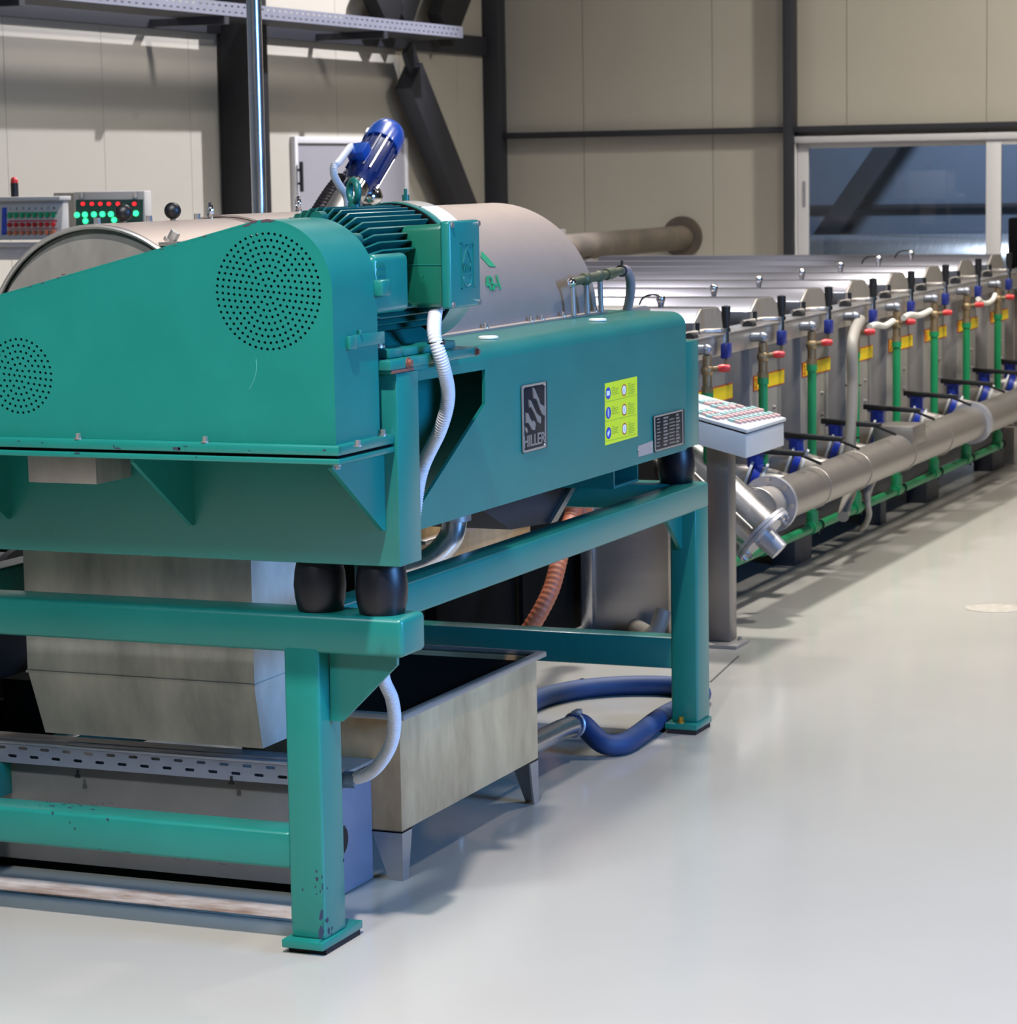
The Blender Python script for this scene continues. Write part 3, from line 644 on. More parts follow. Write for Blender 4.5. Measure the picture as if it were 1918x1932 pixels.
AP = part('blank_tag', MB().quadprism(plq(((1202.5, 842), (1230, 831.5), (1230.5, 854), (1203.5, 862))), (0, -1, 0), .002), pbr('beige_tag', (168, 150, 140), .5), ce_)
for q in ((1203.5, 848.5), (1229, 842.5)): part('rivet', MB().sphere(pl(*q, .002), .003, 8), M['bolt'], AP)
# wash manifold on the cover flange
mf = []
x0_ = [onz(px, py, 1.2125) for px, py in ((1083, 590), (1104, 586), (1125, 583))]
hx = [ony(px, py, BY-BR-.03) for px, py in ((1078, 533), (1104, 526), (1130, 521), (1172, 511))]
wm = part('wash_manifold', MB().tube([hx[0], hx[1]], .011, 12).tube([hx[1], hx[2]], .0125, 12).tube([hx[2], hx[3]], .0115, 12), M['rag'], ce_)
part('valve_body', MB().sphere(hx[1], .019, 12, (1.3, 1, 1)), M['rag'], wm)
part('valve_body', MB().sphere(hx[2], .017, 12, (1.5, 1, 1)), M['rag'], wm)
part('coupling', MB().cyl(hx[2]+(hx[3]-hx[2])*.3, hx[2]+(hx[3]-hx[2])*.6, .016, n=10), M['rag'], wm)
part('end_cap', MB().sphere(hx[0], .013, 12), M['chrome'], wm)
for a, b in zip(x0_, hx):
    part('drop_pipe', MB().cyl((b.x+.004, b.y, b.z), (b.x+.012, b.y, 1.213), .0075, n=12), M['steel_side'], wm)
part('hose_clamp', MB().torus(hx[3], (1, 0, .2), .014, .004, 16, 6).cyl(hx[3], hx[3]+V(.005, 0, .028), .004, n=8), M['black'], wm)
hp = [hx[3]+V(-.005, 0, 0), hx[3]+V(.04, 0, .0), ony(1189, 530, BY-BR-.03), ony(1188, 560, BY-BR-.02), ony(1182, 590, BY-BR), ony(1178, 620, BY-BR+.02)]
part('wash_hose', MB().tube(smooth(hp, 8), .0135, 12), M['hosemauve'], wm, sharp=80)

# ------------------------------------------------------------------ green electric motor
MY, MZ = -.015, 1.388
mo = thing('electric_motor', 'teal finned electric motor with grey terminal box behind the belt guard', 'motor', (.25, MY, 1.232))
mo['label'] = 'teal finned electric motor with side terminal box behind the perforated guard'
TD = M['teal_dark']
part('motor_body', MB().lathe([(.02, .0), (.1, .0), (.114, .01), (.116, .385), (.02, .386)], (0.0, MY, MZ), (1, 0, 0), 56), TD, mo)
for i in range(52):
    q = 2*math.pi*(i+.5)/52
    if math.sin(q) < -.78 or (abs(math.sin(q)) < .34 and math.cos(q) < 0 and False): continue
    u = V(0, math.cos(q), math.sin(q)); t_v = V(0, -math.sin(q), math.cos(q))*.0017
    if math.cos(q) < -.93: continue
    prof = [(.012, .112), (.02, .124), (.058, .1465), (.375, .1465), (.375, .112)]
    mb = MB(); cpt = V(0, MY, MZ)
    mb.add([cpt+V(a, 0, 0)+u*r-t_v for a, r in prof]+[cpt+V(a, 0, 0)+u*r+t_v for a, r in prof], [(0, 1, 2, 3, 4), (9, 8, 7, 6, 5)]+[(k, (k+1) % 5, (k+1) % 5+5, k+5) for k in range(5)])
    part('cooling_fin', mb, TD, mo)
part('fan_cowl', MB().lathe([(.1, .0), (.1515, .0), (.1515, .105), (.146, .118), (.11, .122), (.01, .122)], (.383, MY, MZ), (1, 0, 0), 64), T, mo)
part('cowl_ring', MB().lathe([(.12, 0), (.1495, 0), (.1495, .01), (.12, .01)], (.374, MY, MZ), (1, 0, 0), 64), M['dark'], mo)
def arc_strip(x0, x1, r, a0, a1, n=14):
    mb = MB()
    for i in range(n):
        q0, q1 = math.radians(a0+(a1-a0)*i/n), math.radians(a0+(a1-a0)*(i+1)/n)
        mb.add([(x, MY+math.cos(q)*rr, MZ+math.sin(q)*rr) for q in (q0, q1) for x in (x0, x1) for rr in (r, r+.0015)], [(0, 1, 3, 2), (4, 6, 7, 5), (0, 4, 5, 1), (2, 3, 7, 6), (0, 2, 6, 4), (1, 5, 7, 3)])
    return mb
part('silver_sticker', arc_strip(.40, .485, .1515, 88, 112), M['plategrey'], mo)
part('white_sticker', arc_strip(.41, .488, .1515, 112.5, 148), M['sticker_white'], mo)
part('end_shield', MB().lathe([(.03, -.02), (.11, -.02), (.122, -.01), (.122, .006), (.03, .008)], (.01, MY, MZ), (1, 0, 0), 48), TD, mo)
for q in (60, 100, 140, 20): a_ = math.radians(q); part('shield_lug', MB().cyl((-.012, MY+.128*math.cos(a_), MZ+.128*math.sin(a_)), (.015, MY+.128*math.cos(a_), MZ+.128*math.sin(a_)), .014, n=10), TD, mo)
e_ = ony(667, 352, MY); eb = V(e_.x, MY, MZ+.146)
part('eye_bolt', MB().torus((e_.x, MY, eb.z+.03), (.75, -.66, 0), .0225, .0075, 28, 10).cyl((e_.x, MY, eb.z-.02), (e_.x, MY, eb.z+.008), .013, n=14), TD, mo, sharp=80)
gp = ony(765, 372, MY+.04); part('grease_nipple', MB().cyl((gp.x, MY+.04, MZ+.12), (gp.x, MY+.04, MZ+.165), .008, n=10).cyl((gp.x, MY+.04, MZ+.165), (gp.x, MY+.04, MZ+.178), .004, n=8), TD, mo)
# terminal box
tx0, tx1, tz0, tz1 = .218, .366, 1.321, 1.5
mb = MB().prism([(-.1, 1.345), (-.1, 1.47), (-.115, 1.492), (-.212, 1.497), (-.212, 1.327), (-.13, 1.324)], 'x', tx0-.005, tx1-.008)
tbx = part('terminal_box', mb, pbr('terminal_green_paint', (12, 96, 78), .38, 0, .08, 8, bump=.03, coat=.15), mo, .012, seg=3)
part('box_band', MB().box(tx0-.008, tx1-.006, -.165, -.163, 1.39, 1.393).box(tx0-.0065, tx1-.006, -.21, -.12, 1.4125, 1.415), T, tbx)
ldp = [ony(845, 418, -.235), ony(900, 417, -.235), ony(917.5, 570, -.235), ony(853, 586, -.235)]
ldm = sum(ldp, V(0, 0, 0))/4
ld = part('box_lid', MB().box(.19, .345, -.236, -.214, 1.324, 1.502), M['teal_lid'], tbx, .006, seg=3)
part('lid_gasket', MB().box(.2, .352, -.215, -.211, 1.328, 1.499), M['dark'], tbx)
for zx, zv in ((.2, 1.494), (.335, 1.494), (.2, 1.332), (.335, 1.332)): part('lid_screw', MB().cyl((zx, -.236, zv), (zx, -.2395, zv), .006, n=10), M['bolt'], tbx)
lx0 = ony(873, 480, -.236).x
part('lid_emblem', MB().box(.243, .307, -.238, -.236, 1.4535, 1.456).box(.243, .245, -.238, -.236, 1.362, 1.456).box(.305, .307, -.238, -.236, 1.362, 1.456).box(.243, .307, -.238, -.236, 1.362, 1.364)
     .quadprism([(.275, -.236, 1.452), (.299, -.236, 1.415), (.293, -.236, 1.415), (.275, -.236, 1.442), (.257, -.236, 1.415), (.251, -.236, 1.415)], (0, -1, 0), .002).box(.255, .295, -.238, -.236, 1.393, 1.395), M['teal_lid'], tbx)
part('lid_lettering', text_mb('VEM', .024, (.249, -.236, 1.397), (1, 0, 0), (0, 0, 1), .0022), M['teal_lid'], tbx)
mb = MB(); mb.tube([(.275+.02*math.cos(q), -.236, 1.38+.013*math.sin(q)) for q in [math.radians(150+i*12) for i in range(21)]], .0022, 6); part('lid_emblem', mb, M['teal_lid'], tbx)
# cast boss beside the guard with embossed characters
bx0, bx1 = ony(707, 480, -.165).x, ony(772, 500, -.165).x
bs = part('bearing_boss', MB().box(bx0-.0, bx1, -.165, -.09, ony(760, 588, -.165).z, ony(760, 477, -.165).z), M['teal'], mo, .014, seg=4)
for r_ in range(3):
    mb = MB()
    for c_ in range(5): mb.box(bx0+.008+c_*.008, bx0+.0125+c_*.008+.001*((c_*7+r_*3) % 3), -.1662, -.165, 1.415-r_*.016, 1.425-r_*.016)
    o_ = part('worn_lettering', mb, M['teal'], bs); o_['kind'] = 'stuff'
part('boss_lug', MB().box(bx0-.01, bx0+.032, -.185, -.16, 1.36, 1.392), M['teal'], bs, .004)
# feet, rails
part('foot', MB().prism([(-.17, 1.233), (-.17, 1.252), (-.13, 1.256), (-.085, 1.31), (-.06, 1.31), (-.06, 1.233)], 'x', .03, .1), M['teal'], mo, .004)
part('foot', MB().prism([(-.17, 1.233), (-.17, 1.25), (-.13, 1.252), (-.09, 1.28), (-.06, 1.28), (-.06, 1.233)], 'x', .1, .36), M['teal'], mo, .004)
part('foot', MB().prism([(.14, 1.233), (.14, 1.252), (.1, 1.256), (.055, 1.31), (.03, 1.31), (.03, 1.233)], 'x', .03, .36), M['teal'], mo, .004)
part('foot_bolt', MB().bolt((.02, -.15, 1.256), (0, 0, 1), .01, .014), M['bolt'], mo)
part('motor_plate', MB().box(-.005, .435, -.19, .2, 1.212, 1.2325), T, mo, .003)
part('adjusting_rail', MB().box(.0, .33, -.188, -.12, 1.2055, 1.212), T, mo)
part('rust_line', MB().box(.0, .1, -.1915, -.188, 1.206, 1.2115), M['rust'], mo)
part('clamp_bolt', MB().bolt((.075, -.19, 1.222), (0, -1, 0), .008, .006), M['rust'], mo)
part('clamp_bolt', MB().bolt((.42, -.19, 1.222), (0, -1, 0), .006, .005), M['rust'], mo)

# flaked paint
def chip(mb, pts, nrm): mb.quadprism(pts, nrm, .0005)
def flecks(mb, lst, hit, ux, uz, nrm, k=1.):
    for (px, py, w_, h_) in lst:
        c_ = hit(px, py); m_ = 7; ph = random.random()*6
        chip(mb, [c_+Vector(ux)*(w_*k*math.cos(2*math.pi*i/m_)*random.uniform(.6, 1.1))+Vector(uz)*(h_*k*math.sin(2*math.pi*i/m_)*random.uniform(.6, 1.1)) for i in range(m_)], nrm)
CH = pbr('bare_primer', (34, 46, 62), .7); CH2 = pbr('purple_primer', (70, 50, 62), .7)
mb = MB()
flecks(mb, ((597, 1644, .003, .004), (598, 1658, .004, .006), (595, 1673, .002, .004), (571, 1678, .002, .004), (597, 1687, .0015, .002), (553, 1740, .0015, .002)), lambda a, b: onx(a, b, .02), (0, 1, 0), (0, 0, 1), (-1, 0, 0))
flecks(mb, ((607, 1655, .003, .006), (608, 1673, .004, .008), (617, 1676, .003, .004), (604, 1682, .003, .005), (606, 1727, .012, .014), (606, 1760, .014, .016), (617, 1737, .008, .006), (620, 1756, .005, .008), (626, 1751, .004, .005), (625, 1762, .003, .003), (648, 1623, .003, .005), (651, 1560, .003, .005)), lambda a, b: ony(a, b, 0), (1, 0, 0), (0, 0, 1), (0, -1, 0))
o_ = part('paint_chips', mb, CH, fr); o_['kind'] = 'stuff'
mb = MB()
flecks(mb, ((75, 1519, .004, .001), (100, 1521, .01, .001), (132, 1524, .006, .0015), (175, 1527, .008, .001), (99, 1534, .003, .004), (132, 1552, .002, .003), (141, 1563, .003, .004), (203, 1546, .003, .004), (188, 1603, .003, .002), (240, 1608, .01, .001), (330, 1620, .006, .001), (355, 1622, .004, .002), (420, 1630, .012, .001)), lambda a, b: onx(a, b, .024), (0, 1, 0), (0, 0, 1), (-1, 0, 0))
flecks(mb, [(random.uniform(85, 215), random.uniform(1512, 1521), random.uniform(.001, .004), random.uniform(.001, .003)) for _ in range(26)], lambda a, b: onz(a, b, .2512), (0, 1, 0), (1, 0, 0), (0, 0, 1))
o_ = part('paint_chips', mb, CH, fr); o_['kind'] = 'stuff'
mb = MB()
flecks(mb, ((332, 846, .012, .004), (338, 849, .003, .007), (350, 842, .006, .001), (222, 846, .008, .002), (215, 842, .002, .004), (35, 832, .004, .001), (80, 835, .003, .001), (470, 850, .003, .001), (612, 849, .005, .002)), lambda a, b: onx(a, b, -.2312), (0, 1, 0), (0, 0, 1), (-1, 0, 0))
flecks(mb, ((145, 855, .009, .002), (370, 862, .004, .001)), lambda a, b: onx(a, b, -.2312), (0, 1, 0), (0, 0, 1), (-1, 0, 0))
o_ = part('paint_chips', mb, CH, ce_); o_['kind'] = 'stuff'
mb = MB()
flecks(mb, ((466, 425, .01, .0025), (478, 419, .011, .003), (501, 416.5, .014, .0028), (513, 417, .01, .002), (385, 446, .006, .0015), (330, 463, .003, .001), (305, 470, .005, .001), (120, 518, .006, .0015), (80, 534, .004, .0012), (57, 541, .005, .0012), (110, 524, .005, .0012)), lambda a, b: onx(a, b, XF), (0, 1, -.2), (0, .2, 1), (-1, 0, 0))
o_ = part('paint_chips', mb, CH2, ce_); o_['kind'] = 'stuff'
mb = MB(); mb.tube(smooth([onx(a, b, XF-.0003) for a, b in ((483, 678), (484, 695), (480, 715), (470, 735))], 5), .0009, 5); part('scratch', mb, pbr('pale_scratch', (70, 150, 142), .5), gd)

# ------------------------------------------------------------------ under the centrifuge
# steel discharge chute
ch = thing('discharge_chute', 'grimy stainless discharge chute hanging under the centrifuge above the perforated tray', 'chute', (.4, .6, .36))
def cring(x0, x1, y0, y1, z): return [(x0, y0, z), (x1, y0, z), (x1, y1, z), (x0, y1, z)]
part('upper_duct', MB().loft([cring(.31, .66, .305, .885, .815), cring(.31, .66, .305, .885, .495)]), M['dirty2'], ch)
part('lower_duct', MB().loft([cring(.31, .66, .306, .884, .494), cring(.35, .6, .31, .87, .345)]), M['dirty2'], ch)
part('seam', MB().box(.307, .663, .302, .888, .491, .4965), M['dirty2'], ch)
# screw conveyor trough with its end plate, and the perforated tray in front
tr = thing('screw_trough', 'long grey steel conveyor trough under the frame with a holed end plate', 'trough', (.48, .7, 0))
part('trough_body', MB().box(.402, .56, .2, 1.7, .026, .272), M['trough'], tr, .004)
part('trough_base', MB().box(.43, .54, .25, 1.7, 0, .026), M['dark'], tr)  # dark strip standing in for the shadow gap under the trough
part('top_flange', MB().box(.385, .6, .16, 1.7, .272, .28), M['steel_side'], tr, .001)
part('end_plate', MB().box(.395, .6, .168, .18, .003, .262), pbr('bluish_plate', (140, 142, 160), .45, .4, .08, 8), tr, .001)
for zz_ in (.2, .135, .075): part('plate_bolt', MB().cyl((.415, .168, zz_), (.415, .163, zz_), .005, n=8), M['black'], tr)
part('plate_hole_disc', MB().cyl((.43, .168, .13), (.43, .162, .13), .034, n=24), M['black'], tr)  # black disc standing in for a dark hole in the plate
PT = thing('perforated_tray', 'galvanised slotted cable tray in front of the grey trough under the frame', 'cable tray', (.38, .7, .26))
ty0, ty1, tz0_, tz1_ = .245, 1.4, .262, .312
TXF = .372
holes = []
def slot(cy, cz, a=.0115, b=.0035): return [(cy-a, cz-b*.5), (cy-a*.8, cz-b), (cy+a*.8, cz-b), (cy+a, cz-b*.5), (cy+a, cz+b*.5), (cy+a*.8, cz+b), (cy-a*.8, cz+b), (cy-a, cz+b*.5)]
yy = ty0+.03; k = 0
while yy < ty1-.04:
    holes.append(slot(yy, .2975 if k % 2 else .2785)); yy += .0292; k += 1
perforated([(ty0, tz0_), (ty1, tz0_), (ty1, tz1_-.004), (ty0, tz1_-.004)], holes, lambda p: (TXF, p[0], p[1]), M['tray'], 'tray_side', PT, .002, (1, 0, 0))
part('tray_lip', MB().box(TXF-.003, TXF+.012, ty0, ty1, tz1_-.005, tz1_), M['zinc'], PT, .001)
part('tray_lip', MB().box(TXF+.014, TXF+.024, ty0, ty1, tz1_+.002, tz1_+.006), M['zinc'], PT, .001)
part('tray_floor', MB().box(TXF+.002, TXF+.028, ty0, ty1, tz0_, tz0_+.003), M['tray'], PT)
for px in (147, 437):
    q = onx(px, 1452 if px < 300 else 1464, TXF); part('tray_clip', MB().box(TXF-.004, TXF, q.y-.0025, q.y+.0025, q.z-.014, q.z).box(TXF-.006, TXF, q.y-.006, q.y+.006, q.z-.018, q.z-.012), M['black'], PT)
part('tray_end', MB().box(.36, .43, .15, .24, .287, .296), M['steel_side'], PT, .001)
# white corrugated conduit from the terminal box down to the trough end
cp = [ony(822, 580, -.172), ony(819, 632, -.2), ony(836, 692, -.213), ony(845, 748, -.2), ony(831, 808, -.17), ony(794, 892, -.1)]
cp += [V(.32, -.075, .84), V(.26, -.062, .76), V(.25, -.075, .69), onx(722, 1262, .285), onx(739, 1318, .32), onx(744, 1360, .35), onx(738, 1402, .385), onx(718, 1438, .41), onx(694, 1460, .43), onx(664, 1470, .44)]
cn = thing('corrugated_conduit', 'white corrugated conduit drooping from the terminal box to the trough', 'conduit', (.3, -.1, .27))
part('corrugated_hose', corrugated(MB(), cp, .014, .006, .08, 14), M['conduit'], cn, sharp=80)
q = ony(823, 648, -.204); part('cable_tie', MB().torus(q, (.12, 0, 1), .0162, .0026, 20, 6).cyl(q+V(.018, 0, .0), q+V(.036, 0, .004), .003, n=6), M['black'], cn)
e0 = onx(672, 1470, .44); part('hose_gland', MB().cyl(e0+V(0, .0, -.002), e0+V(0, .05, -.004), .019, n=14), pbr('blue_grey_gland', (92, 112, 130), .45), cn)
# stainless tub on tapered legs
X0, X1, Y0, Y1, Z0, Z1 = .602, 1.424, .094, .5, .115, .378
tu = thing('steel_tub', 'stained stainless tub on tapered legs beside the near frame leg', 'tub', (1.0, .3, 0))
e = .005
part('tub_shell', MB().loft([cring(X0+e, X1-e, Y0+e, Y1-e, Z0+e), cring(X0+e, X1-e, Y0+e, Y1-e, Z1), cring(X0, X1, Y0, Y1, Z1), cring(X0, X1, Y0, Y1, Z0)]), M['dirty'], tu, .002)
fw = .02
rr_ = [cring(X0-fw, X1+fw, Y0-fw, Y1+fw, Z1-.001), cring(X0-fw, X1+fw, Y0-fw, Y1+fw, Z1+.012), cring(X0+.003, X1-.003, Y0+.003, Y1-.003, Z1+.012), cring(X0+.003, X1-.003, Y0+.003, Y1-.003, Z1-.001)]
mb = MB().loft(rr_+[rr_[0]], False)
part('rolled_rim', mb, M['steel'], tu, .004)
part('tub_shade_fill', MB().box(X0+.006, X1-.006, Y0+.006, Y1-.006, .2, .366), M['dark'], tu)  # dark block added to give the tub a shaded interior
part('bottom_drain', MB().cyl((1.25, .25, Z0), (1.25, .25, Z0-.05), .03, n=14), M['steel'], tu)
for sx, cx_ in ((1, X0), (-1, X1)):
    for sy, cy_ in ((1, Y0), (-1, Y1)):
        def lring(z, wx, wy, q_=.005):
            p_ = [(0, 0), (wx, 0), (wx, q_), (q_, q_), (q_, wy), (0, wy)]
            return [(cx_+sx*a_, cy_+sy*b_, z) for a_, b_ in p_]
        part('leg', MB().loft([lring(0, .03, .035), lring(Z0-.001, .055, .078)]), M['steel'], tu)
        part('weld_seam', MB().loft([lring(Z0-.004, .06, .084, .006), lring(Z0+.001, .06, .084, .006)]), M['weld'], tu)
oy = ony(1045, 1383, .2); xe = ony(1080, 1389, .195).x
part('drain_stub', MB().tube(smooth([(1.424, .2, oy.z+.004), (xe-.14, .2, oy.z), (xe-.05, .199, oy.z-.002), (xe+.02, .195, oy.z-.006)], 6), .0285, 20), M['steel_bright'], tu, sharp=70)
# blue hose on the floor
hr = .0295
hpts = [V(xe, .197, oy.z-.004), V(xe+.06, .19, oy.z-.012)]+[onz(px, py, z_) for px, py, z_ in ((1135, 1401, .04),)]+[onz(px, py, hr) for px, py in ((1172, 1404), (1205, 1385), (1250, 1352), (1310, 1322), (1322, 1306), (1290, 1297), (1250, 1293), (1180, 1293), (1110, 1298), (1060, 1306), (1015, 1319), (960, 1345))]
hs = thing('blue_hose', 'thick blue rubber hose looped on the floor beside the far teal leg', 'hose', (2.2, .3, 0))
part('hose_body', MB().tube(smooth(hpts, 8), hr, 16), M['hose'], hs, sharp=80)
q = (hpts[0]+hpts[1])/2; part('hose_clip', MB().torus(hpts[0]+V(.012, -.002, 0), (hpts[1]-hpts[0]), .0315, .0045, 24, 6).box(q.x-.02, q.x+.02, q.y-.008, q.y+.008, q.z+.03, q.z+.042), M['zinc'], hs)
q = onz(1096, 1299, hr); part('cable_tie', MB().torus(q, (.5, .86, 0), .0305, .002, 20, 6), M['black'], hs)
# solids hopper, outlet elbow and orange hose below the body
hpq = [ony(*q, .3) for q in ((915, 962), (970, 996), (1035, 985), (1080, 915))]
sh = thing('solids_hopper', 'stainless hopper, coloured dark to stand for shade, narrowing below the middle of the centrifuge', 'hopper', (1.9, .5, .65))
ptsh = [(1.36, .816), (hpq[1].x-.0, hpq[1].z-.005), (hpq[2].x+.01, hpq[2].z-.005), (2.235, .73), (2.25, .816)]
part('hopper_body', MB().prism(ptsh, 'y', .31, .85), M['darksteel'], sh)  # shade below the machine put into the hopper's dark colour
part('edge_strip', MB().prism([(2.235, .73), (hpq[2].x+.01, hpq[2].z-.005), (hpq[2].x+.06, hpq[2].z-.005), (2.27, .73), (2.28, .816), (2.25, .816)], 'y', .298, .31), M['steel'], sh)
el = thing('outlet_elbow', 'shiny stainless outlet elbow curving down behind the side beam', 'pipe', (1.15, .35, .5))
part('elbow_pipe', MB().tube(smooth([(1.165, .2, .815), (1.165, .2, .75), (1.155, .215, .7), (1.12, .27, .65), (1.05, .4, .62)], 8), .031, 20), M['steel_bright'], el, sharp=70)
part('union_ring', MB().cyl((1.165, .2, .755), (1.165, .2, .775), .042, n=24).cyl((1.165, .2, .78), (1.165, .2, .816), .038, n=24), M['steel'], el)
oh = thing('orange_hose', 'ribbed orange-brown hose hanging behind the rear frame stretcher', 'hose', (2.75, .7, 0))
op = [ony(1085, 950, .72), ony(1076, 985, .72), ony(1062, 1020, .7), ony(1053, 1062, .68), ony(1040, 1110, .68), ony(1020, 1152, .7), ony(994, 1195, .74), ony(975, 1225, .78), V(2.62, .86, .05), V(2.5, 1.1, .03)]
part('hose_body', corrugated(MB(), op, .027, .018, .035, 16), M['orange'], oh, sharp=80)
q = ony(1092, 962, .72); part('hose_collar', MB().cyl((q.x, .72, q.z-.025), (q.x, .72, q.z+.12), .046, n=20), M['orange'], oh)
# dark block added to make the gloom, and black pump, behind the frame
sp = thing('gloom_block', 'black block added to make the gloom behind the orange hose', 'tank', (3.4, 1.8, 0))
part('block_wall', MB().box(2.75, 4.1, .97, 3.0, 0, .6), M['dark'], sp, .01)
part('block_lid', MB().box(2.73, 4.12, .96, 3.02, .6, .63), M['dark'], sp, .004)
st_ = thing('splash_sheet', 'pale stainless sheet with a rail glimpsed between hopper and side beam', 'panel', (3.1, .93, 0))
w0, w1 = ony(785, 1000, .93), ony(1000, 1000, .93); zt2 = ony(900, 950, .93).z; zb2 = ony(900, 1075, .93).z
part('sheet', MB().box(w0.x, w1.x, .93, .94, zb2, zt2), M['dirty'], st_, .001)
part('rail', MB().box(w0.x, w1.x, .9, .93, ony(900, 992, .93).z, ony(900, 984, .93).z), M['steel'], st_, .002)
for xx in (w0.x+.02, w1.x-.06): part('leg', MB().box(xx, xx+.04, .935, .95, 0, zb2), M['dark'], st_)
bp = thing('black_pump', 'black cylindrical pump at the left edge behind the grimy chute', 'pump', (1.2, 1.3, 0))
part('pump_body', MB().cyl((1.0, 1.35, .46), (1.0, 2.4, .46), .19, n=28), M['rubber'], bp)
part('pump_base', MB().box(.85, 1.15, 1.3, 2.4, 0, .3), M['dark'], bp, .005)
part('pump_front', MB().cyl((1.0, 1.33, .46), (1.0, 1.35, .46), .21, n=28), M['black'], bp)

# ------------------------------------------------------------------ gear motor behind
GY = 1.2
ga, gb_ = ony(672, 352, GY), ony(737, 243, GY); ax = (gb_-ga).normalized(); L = (gb_-ga).length; sd = V(0, -1, 0); lf = ax.cross(sd)
if lf.x > 0: lf = -lf
gm = thing('gear_motor', 'bright blue gear motor tilted on an inclined conveyor behind the teal motor', 'motor', (2.0, GY, 0))
r = .058; LC = L*.665
part('fan_cover', MB().lathe([(r*1.04, 0), (r*1.06, L*.14), (r*1.0, L*.22), (r*.86, L*.29), (r*.6, L*.33), (r*.3, L*.335), (r*.28, L*.325), (.001, L*.325)], ga+ax*LC, ax, 36), M['blue'], gm, sharp=50)
part('stator', MB().lathe([(.001, 0), (r*.74, 0), (r*.8, L*.08), (r*.93, L*.14), (r*.93, LC), (.001, LC)], ga, ax, 36), M['bluedark'], gm)
for i in range(16):
    q = 2*math.pi*i/16; u = sd*math.cos(q)+lf*math.sin(q); t_v = ax.cross(u)*.0025
    part('cooling_rib', MB().quadprism([ga+ax*(L*.14)+u*r*.9-t_v, ga+ax*(L*.14)+u*r*1.03-t_v, ga+ax*(LC-.004)+u*r*1.03-t_v, ga+ax*(LC-.004)+u*r*.9-t_v], ax.cross(u), .005), M['bluedark'], gm)
vw = (FF*-1-ax*(FF.dot(ax)*-1)).normalized(); lv = ax.cross(vw)
if lv.dot(RR) > 0: lv = -lv
nb = (vw*.8+lv*.6).normalized(); tb_ = ax.cross(nb)
def obx(c, a, b, c_, la, lb, lc_):
    vs = [c+a*(la*i)+b*(lb*j)+c_*(lc_*k) for i in (-1, 1) for j in (-1, 1) for k in (-1, 1)]
    return MB().add(vs, [(0, 1, 3, 2), (4, 6, 7, 5), (0, 4, 5, 1), (2, 3, 7, 6), (0, 2, 6, 4), (1, 5, 7, 3)])
cbx = ga+ax*(L*.29)+nb*(r*1.05)
part('junction_box', obx(cbx, ax, nb, tb_, .03, .022, .029), M['blue'], gm, .004)
part('rating_plate', obx(ga+ax*(L*.71)+(lv*.93+vw*.37)*(r*1.05), ax, lv, vw, .011, .003, .012), M['sticker_white'], gm)
g2 = ga-ax*.03
part('gearbox', MB().lathe([(.001, 0), (r*.72, 0), (r*.72, .03), (.001, .03)], g2, ax, 28).sphere(ony(697, 371, GY), .042, 20, (1.1, 1, .9)), M['chrome'], gm)
low = ga-ax*((ga.z-.34)/ax.z)
part('conveyor_tube', MB().cyl(g2-ax*.05, low, .05, n=24), M['steel'], gm)
part('conveyor_foot', MB().box(low.x-.12, low.x+.12, GY-.06, GY+.1, 0, .36), M['dark'], gm, .004)
fh = [ony(646, 345, GY+.06), ony(632, 362, GY+.06), ony(610, 395, GY+.06), ony(590, 430, GY+.06)]
part('flexible_hose', corrugated(MB(), fh, .031, .016, .1, 12), pbr('dark_metal_hose', (74, 68, 72), .32, .8), gm, sharp=80)
ch_ = [cbx+lv*.02, cbx+lv*.035+ax*.006, ony(638, 306, GY-.055), ony(630, 314, GY-.06), ony(630, 330, GY-.065), ony(640, 350, GY-.07), ony(652, 368, GY-.07), ony(656, 392, GY-.07)]
part('grey_conduit', corrugated(MB(), ch_, .0115, .008, .05, 10), M['conduit'], gm, sharp=80)
# rear discharge hood (part of the centrifuge)
part('discharge_hood', MB().prism([(2.455, .9), (2.455, 1.2), (2.72, 1.2), (2.752, 1.19), (2.752, .9)], 'y', .255, .8), M['steel_side'], ce_, .004)
q = onz(1146, 566, 1.2); part('hood_latch', MB().box(2.56, 2.66, .42, .5, 1.2, 1.245), M['black'], ce_, .003)

# ------------------------------------------------------------------ control pedestal and stainless cabinet
cp_ = thing('control_pedestal', 'light grey push-button desk on a stainless post with floor plate', 'control panel', (3.78, .38, 0))
slp = .25; yb0, yb1 = .243, .61
def zt_(y): return .747+slp*(y-.25)
part('post', MB().box(3.758, 3.838, .345, .425, .012, .72), M['pipesteel'], cp_, .006)
part('floor_plate', MB().box(3.69, 3.83, .3, .46, 0, .012), M['steel_side'], cp_, .002)
for q in ((3.805, .325), (3.815, .445)): part('anchor_bolt', MB().bolt((q[0], q[1], .012), (0, 0, 1), .006, .008), M['bolt'], cp_)
part('desk_box', MB().prism([(yb0, zt_(yb0)-.095), (yb0, zt_(yb0)-.016), (yb1, zt_(yb1)-.016), (yb1, zt_(yb1)-.095)], 'x', 3.63, 4.055), M['cabinet'], cp_, .004)
part('desk_gasket', MB().prism([(yb0+.004, zt_(yb0)-.016), (yb0+.004, zt_(yb0)-.011), (yb1, zt_(yb1)-.011), (yb1, zt_(yb1)-.016)], 'x', 3.634, 4.05), M['dark'], cp_)
part('desk_lid', MB().prism([(yb0-.006, zt_(yb0)-.011), (yb0-.006, zt_(yb0)+.001), (yb1, zt_(yb1)+.001), (yb1, zt_(yb1)-.011)], 'x', 3.624, 4.062), M['cabinet'], cp_, .003)
def onlid(px, py):
    d = ray(px, py); t = (.748+slp*(CAM.y-.25)-CAM.z)/(d.z-slp*d.y); return CAM+d*t
